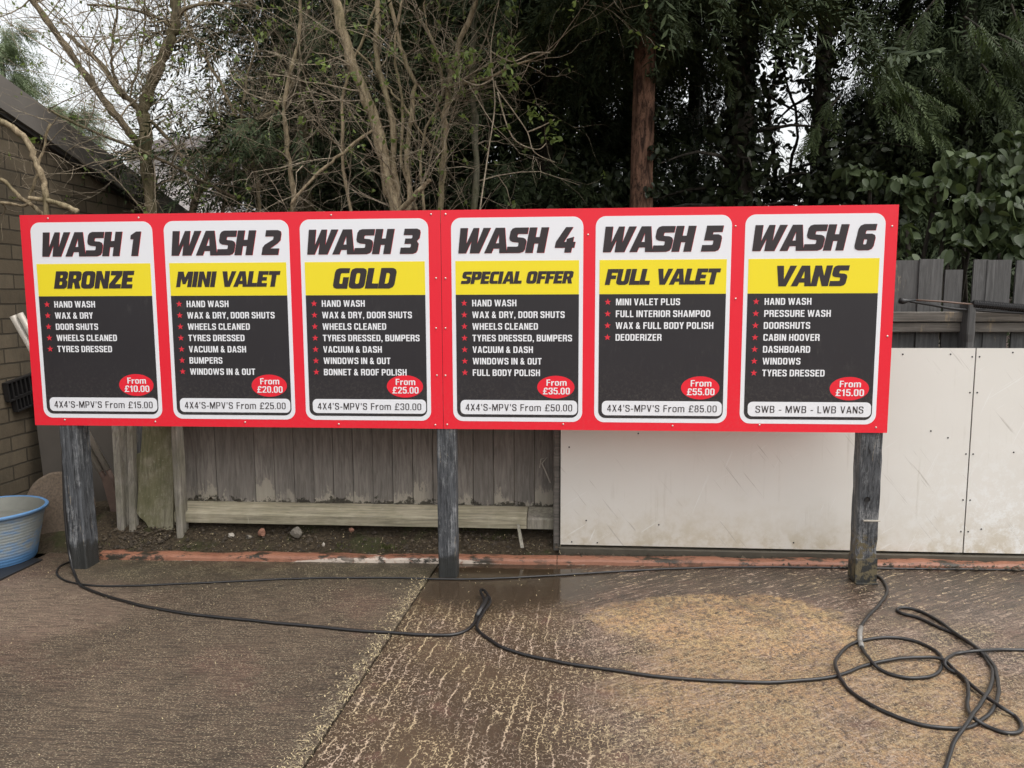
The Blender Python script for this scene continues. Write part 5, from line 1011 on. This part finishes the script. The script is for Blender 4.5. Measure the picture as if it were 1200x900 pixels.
shrub('bare_tree', 'bare tree with forked trunk rising beside the outbuilding roof', [
  ([(183, 420, y1_), (181, 300, y1_), (178, 245, y1_), (173, 190, y1_), (170, 150, y1_), (169, 128, y1_), (175, 105, y1_), (188, 72, y1_), (201, 45, y1_), (206, 22, y1_), (203, -20, y1_)], .056, .036),
  ([(171, 190, y1_), (163, 172, y1_ - .05), (150, 152, y1_ - .1), (122, 117, y1_ - .15), (95, 80, y1_ - .2), (68, 42, y1_ - .25), (45, 10, y1_ - .3), (28, -15, y1_ - .3)], .032, .022),
  ([(169, 133, y1_), (152, 118, y1_ - .05), (138, 105, y1_ - .1), (122, 80, y1_ - .1), (96, 55, y1_ - .1), (80, 40, y1_)], .026, .014),
  ([(171, 138, y1_), (200, 165, y1_ + .1), (222, 198, y1_ + .1), (236, 218, y1_ + .15)], .016, .009),
  ([(55, 128, 1.3), (100, 150, 1.4), (150, 170, 1.5), (200, 193, 1.6), (240, 214, 1.7), (275, 232, 1.8)], .009, .013),
  ([(142, 108, y1_), (133, 85, y1_), (131, 55, y1_), (136, 20, y1_), (138, -15, y1_)], .013, .008),
  ([(150, 116, y1_), (160, 85, y1_), (168, 50, y1_), (170, 10, y1_), (172, -15, y1_)], .009, .006),
  ([(204, 34, y1_), (190, 24, y1_), (165, 14, y1_), (135, 8, y1_), (100, 5, y1_)], .014, .008),
  ([(203, 24, y1_), (222, 8, y1_), (260, 4, y1_ + .1), (300, 8, y1_ + .2)], .016, .008)], 205, M_elder, 3, Y(183, 420, y1_), M_bud, .12, lsize=.026, depth=2, tl=(.35, 1.0))
shrub('bare_shrub', 'bare bushy shrub leaning right beside the pale house', [
  ([(218, 330, 2.0), (226, 245, 2.0), (248, 202, 2.0), (270, 170, 2.05), (298, 143, 2.1), (322, 128, 2.2), (345, 95, 2.2)], .036, .014),
  ([(255, 330, 2.2), (262, 230, 2.2), (280, 180, 2.2), (285, 120, 2.2), (300, 50, 2.2)], .02, .008),
  ([(300, 330, 2.1), (305, 240, 2.1), (292, 180, 2.1), (265, 110, 2.1), (225, 40, 2.1), (215, -10, 2.1)], .02, .008),
  ([(328, 330, 1.8), (345, 240, 1.8), (338, 190, 1.8), (334, 120, 1.8), (350, 50, 1.8), (352, -10, 1.8)], .024, .012)], 150, M_tan, 5, Y(255, 400, 2.1), M_bud, .10, lsize=.035, depth=2, tl=(.35, .9))
ym = 1.35
shrub('bare_tree', 'pale multi stemmed bare tree in front of the dark conifers', [
  ([(470, 400, ym), (466, 260, ym), (456, 215, ym), (442, 150, ym), (426, 108, ym), (406, 52, ym), (396, 5, ym), (390, -25, ym)], .050, .030),
  ([(472, 400, ym), (470, 260, ym), (462, 200, ym), (457, 130, ym), (442, 70, ym), (441, 0, ym), (445, -20, ym)], .026, .017),
  ([(478, 400, ym), (480, 250, ym), (477, 175, ym), (486, 110, ym), (470, 55, ym), (455, -10, ym)], .022, .012),
  ([(512, 400, ym), (516, 250, ym), (520, 180, ym), (524, 110, ym), (537, 55, ym), (556, 10, ym), (562, -20, ym)], .024, .017),
  ([(430, 400, ym), (412, 250, ym), (403, 200, ym), (401, 130, ym), (409, 88, ym), (432, 30, ym), (445, -20, ym)], .014, .008),
  ([(500, 400, ym), (496, 245, ym), (492, 200, ym), (500, 150, ym), (520, 100, ym), (500, 30, ym), (498, -20, ym)], .012, .006),
  ([(485, 400, ym), (487, 250, ym), (470, 190, ym), (473, 130, ym), (462, 60, ym), (475, -20, ym)], .014, .008),
  ([(455, 262, ym - .1), (480, 235, ym - .2), (498, 215, ym - .25), (503, 211, ym - .25)], .020, .012),
  ([(522, 102, ym), (545, 97, ym - .1), (575, 90, ym - .15), (598, 78, ym - .2), (622, 70, ym - .2)], .014, .006),
  ([(440, 150, ym), (400, 180, ym - .1), (372, 205, ym - .15), (340, 240, ym - .2)], .012, .010),
  ([(520, 180, ym), (500, 165, ym), (470, 120, ym), (452, 100, ym), (420, 60, ym)], .010, .006)], 160, M_tan, 9, Y(475, 420, ym), M_bud, .10, lsize=.032, depth=2, tl=(.3, .85))
shrub('sapling', 'thin straight grey green sapling above the WASH 4 panel', [([(556, 400, 1.5), (556, 250, 1.5), (557, 170, 1.5), (553, 90, 1.5), (556, 30, 1.5), (558, -25, 1.5)], .026, .018)], 10, M_greybark, 12, Y(556, 420, 1.5), M_bud, .2, lsize=.04, depth=1)
shrub('bare_shrub', 'dark tangled bare shrub filling the sky gap beside the ivy trunk', [
  ([(905, 330, 4.2), (908, 200, 4.2), (900, 130, 4.2), (915, 60, 4.2), (905, -10, 4.2)], .03, .012), ([(930, 330, 4.0), (925, 210, 4.0), (935, 150, 4.0), (920, 90, 4.0), (900, 30, 4.0)], .02, .008),
  ([(820, 330, 4.4), (815, 200, 4.4), (830, 120, 4.4), (812, 40, 4.4)], .025, .01)], 60, M_darkbark, 17, Y(905, 400, 4.2), M_ivy, .6, lsize=.07, depth=2, tl=(.4, 1.1))
# arching leafy twig in front of the dark conifers
def leafy():
    base = Y(575, 260, 1.0); root = empty('leafy_twig', base, 'arching twig with fresh green leaves before the dark conifers', 'shrub'); b = MB(); rr = random.Random(21)
    paths = [[(560, 262), (572, 180), (580, 120), (575, 60), (585, 0), (590, -20)], [(580, 95), (583, 105), (600, 128), (618, 155), (626, 178), (650, 190)], [(575, 60), (600, 72), (625, 62), (645, 62)], [(578, 92), (560, 100), (540, 92), (525, 80)], [(618, 155), (635, 148), (650, 140)], [(583, 108), (600, 160), (628, 175), (640, 168)]]
    tips = []
    for p in paths:
        S = spline([Y(a, c, 1.0 + .05 * rr.random()) for a, c in p], 5); b.tube(S, [.006 * (1 - .6 * i / len(S)) for i in range(len(S))], 5); tips += S[3:]
    b.build('stems', M_twig, root, smooth=True); g = np.random.default_rng(4)
    cl = [Y(a, c, .98) for a, c in ((535, 82), (530, 70), (548, 76), (588, 60), (592, 75), (598, 55), (590, 92), (600, 98), (570, 85), (620, 135), (628, 140), (648, 145), (640, 160), (650, 163), (592, 152), (598, 8), (604, 5), (592, 45), (545, 60), (510, 66))]
    P = np.repeat(np.array([tuple(t - base) for t in cl]), 9, axis=0); P = P + g.normal(0, .022, P.shape); D = g.normal(0, 1, P.shape)
    V, F = scatter(LEAF_V, LEAF_F, P, D, g.uniform(.03, .055, len(P)), .6, g); np_mesh('leaves', V, F, M_bud, root)
leafy()
# branches by the brick wall
shrub('broken_branch', 'bent bare branches crossing the brick wall top left', [
  ([(-30, 130, .75), (0, 142, .75), (22, 155, .75), (38, 178, .75), (48, 205, .75), (54, 232, .75), (55, 300, .75)], .022, .018),
  ([(-20, 195, .8), (5, 213, .8), (25, 232, .8), (45, 247, .8), (60, 262, .8)], .012, .014),
  ([(34, 232, .75), (55, 235, .75), (75, 241, .75), (90, 248, .75)], .014, .020),
  ([(-20, 236, .8), (10, 238, .8), (30, 240, .8), (40, 215, .8), (48, 185, .8), (57, 145, .8)], .010, .008)], 9, M_tan, 14, Y(55, 330, .75), depth=1, tl=(.15, .4))

# ---- broad-leaved climber over the right fence, ivy on the trunks, undergrowth
def leaf_mass(name, label, cat, centres, n_, size, mat, jit=.7, face=(0, -0.8, -0.45), seed=1, group=None, stems=True):
    g = np.random.default_rng(seed); c = np.array([tuple(q[0]) for q in centres]); rd = np.array([q[1] for q in centres]); wgt = rd ** 2 / (rd ** 2).sum(); k = g.choice(len(c), n_, p=wgt)
    dirv = g.normal(0, 1, (n_, 3)); dirv /= np.linalg.norm(dirv, axis=1, keepdims=True); P = c[k] + dirv * (rd[k] * g.random(n_) ** .45)[:, None] * np.array([1, .75, .9])
    base = Vector((c[:, 0].mean(), c[:, 1].mean(), 0.1)); root = empty(name, base, label, cat, group); D = g.normal(0, jit, P.shape) + np.array(face)
    V, F = scatter(LEAF_V, LEAF_F, P - np.array(tuple(base)), D, size * g.uniform(.55, 1.25, n_), .8, g); np_mesh('foliage', V, F, mat, root, True)
    if stems:
        b = MB(); rr = random.Random(seed)
        for q in centres[::2]:
            e = Vector(q[0]); s = Vector((e.x + rr.uniform(-.2, .2), e.y + .25, 0.1)); b.tube(spline([s, (s + e) / 2 + Vector((rr.uniform(-.15, .15), 0, 0)), e], 5), [.014] * 11, 6)
        b.build('stems', M_darkbark, root, smooth=True)
    return root
lc = []
rr = random.Random(8)
for px, py, y, r in ((1150, 240, .95, .16), (1180, 245, .85, .17), (1195, 280, .78, .12), (1160, 275, .82, .12), (1172, 297, .74, .08), (1130, 275, .88, .10), (1108, 262, 1.0, .11), (1080, 235, 1.15, .10), (1020, 208, 1.3, .11), (1000, 200, 1.35, .08), (1100, 215, 1.1, .10), (1190, 205, 1.0, .18), (1150, 200, 1.1, .16), (1195, 165, 1.1, .14), (1120, 190, 1.2, .13), (1060, 215, 1.2, .13), (1064, 270, .85, .07), (1062, 296, .8, .055), (1115, 292, .8, .07), (1230, 240, .9, .22), (1240, 290, .9, .2), (1128, 240, 1.0, .10)): lc.append((Y(px, py, y), r))
leaf_mass('climbing_shrub', 'broad green leaves hanging over the right hand fence', 'shrub', lc, 1150, .098, M_laurel, .6, (0, -.40, -1.0), 2)
ic = [(Vector((Y(862, 300, 2.8).x + rr.uniform(-.14, .14), 2.68, z)), .26) for z in np.linspace(1.4, 5.4, 18)]
leaf_mass('ivy', 'dark ivy covering the thick trunk left of the sky gap', 'ivy', ic, 2600, .085, M_ivy, .8, (0, -.6, -.6), 3, stems=False)
ic = [(Vector((Y(955, 300, 3.2).x, 3.12, z)), .16) for z in np.linspace(1.4, 5.0, 16)]
leaf_mass('ivy', 'dark ivy on the slim trunk right of the sky gap', 'ivy', ic, 700, .08, M_ivy, .8, (0, -.6, -.6), 4, stems=False)
ic = [(Vector((Y(768, 300, 2.0).x + rr.uniform(-.02, .05), 2.0, z)), .085) for z in np.linspace(1.6, 4.2, 10)]
leaf_mass('ivy', 'thin ivy up the right side of the reddish trunk', 'ivy', ic, 380, .06, M_ivy, .8, (0, -.6, -.6), 5, stems=False)
uc = [(Y(px, py, y), r) for px, py, y, r in [(px, 245 + rr.uniform(-28, 15), rr.uniform(2.6, 4.2), rr.uniform(.22, .42)) for px in range(640, 1060, 16)]]
leaf_mass('undergrowth', 'low dark green undergrowth just above the top of WASH 5 and WASH 6', 'undergrowth', uc, 5200, .075, M_ivy, .9, (0, -.5, -.5), 6)
uc = [(Y(px, 255 + rr.uniform(-40, 15), rr.uniform(3.0, 4.5)), rr.uniform(.25, .45)) for px in range(330, 650, 16)]
leaf_mass('undergrowth', 'low dark undergrowth behind the pale bare stems', 'undergrowth', uc, 4200, .07, M_ivy, .9, (0, -.5, -.5), 9)
uc = [(Y(px, 185 + rr.uniform(-45, 20), rr.uniform(2.5, 3.4)), rr.uniform(.3, .5)) for px in range(985, 1240, 14)]
leaf_mass('ivy', 'dark ivy mass behind the broad leaves at right', 'ivy', uc, 5200, .08, M_ivy, .9, (0, -.5, -.5), 10)

# ------------------------------------------------------------------ distant buildings
house = empty('house', (-5.2, 14, 0), 'pale rendered house glimpsed through twigs above WASH 2', 'house')
hx0, hx1 = Y(150, 220, 14).x, Y(318, 220, 14).x; hz1 = Y(250, 178, 14).z
b = MB(); b.box(((hx0 + hx1) / 2, 16.5, hz1 / 2), (hx1 - hx0, 5, hz1)); b.build('wall', M_render, house)
b = MB(); b.prism([(hx0 - .2, 13.8, hz1 + .002), (hx0 - .2, 16.5, hz1 + .9), (hx0 - .2, 19.2, hz1 + .002)], (hx1 - hx0 + .4, 0, 0)); b.build('roof', M_roof, house)
q = Y(296, 228, 13.98); b = MB(); b.box((q.x, 13.99, q.z), (.5, .05, .75)); wn = b.build('window', M_white, house); b = MB(); b.box((q.x, 13.96, q.z), (.4, .03, .62)); b.build('pane', M_glass, wn)
sr = empty('shed', (Y(700, 240, 4.8).x, 5.4, 0), 'low grey roofed shed just above the WASH 4 panel', 'shed')
a, c = Y(648, 237, 4.8), Y(748, 240, 4.8); b = MB(); b.prism([(a.x, 4.8, a.z - .02), (c.x, 4.8, a.z - .02), (c.x, 6.2, a.z + .14), (a.x, 6.2, a.z + .14)], (0, 0, .06)); b.build('roof', M_greysheet, sr); b = MB(); b.box(((a.x + c.x) / 2, 5.5, (a.z - .03) / 2), (c.x - a.x - .2, 1.1, a.z - .03)); b.build('wall', M_fascia, sr)
cs = empty('chimney_stack', (Y(1188, 160, 9).x, 9, 0), 'rough brick chimney stack with dark pot at the right edge', 'chimney')
q0, q1 = Y(1174, 182, 9), Y(1206, 182, 9); zt = Y(1188, 150, 9).z; cxm = (q0.x + q1.x) / 2; ww = q1.x - q0.x
b = MB(); b.prism([(cxm - ww * .62, 8.8, 0), (cxm + ww * .62, 8.8, 0), (cxm + ww * .5, 8.8, q0.z), (cxm + ww * .36, 8.8, zt - .02), (cxm - ww * .36, 8.8, zt - .02), (cxm - ww * .5, 8.8, q0.z)], (0, .4, 0)); b.build('stack', m_plain('chimney_brick', (0.17, 0.13, 0.12), .9, var=.4, scale=10, bump=.4), cs)
b = MB(); b.box((cxm, 9.0, zt), (ww * .85, .48, .05)); b.build('cap', M_fascia, cs)
b = MB(); b.tube([(cxm - .05, 9, zt + .02), (cxm - .05, 9, zt + 1.1)], .05, 10); b.build('pot', M_black, cs)
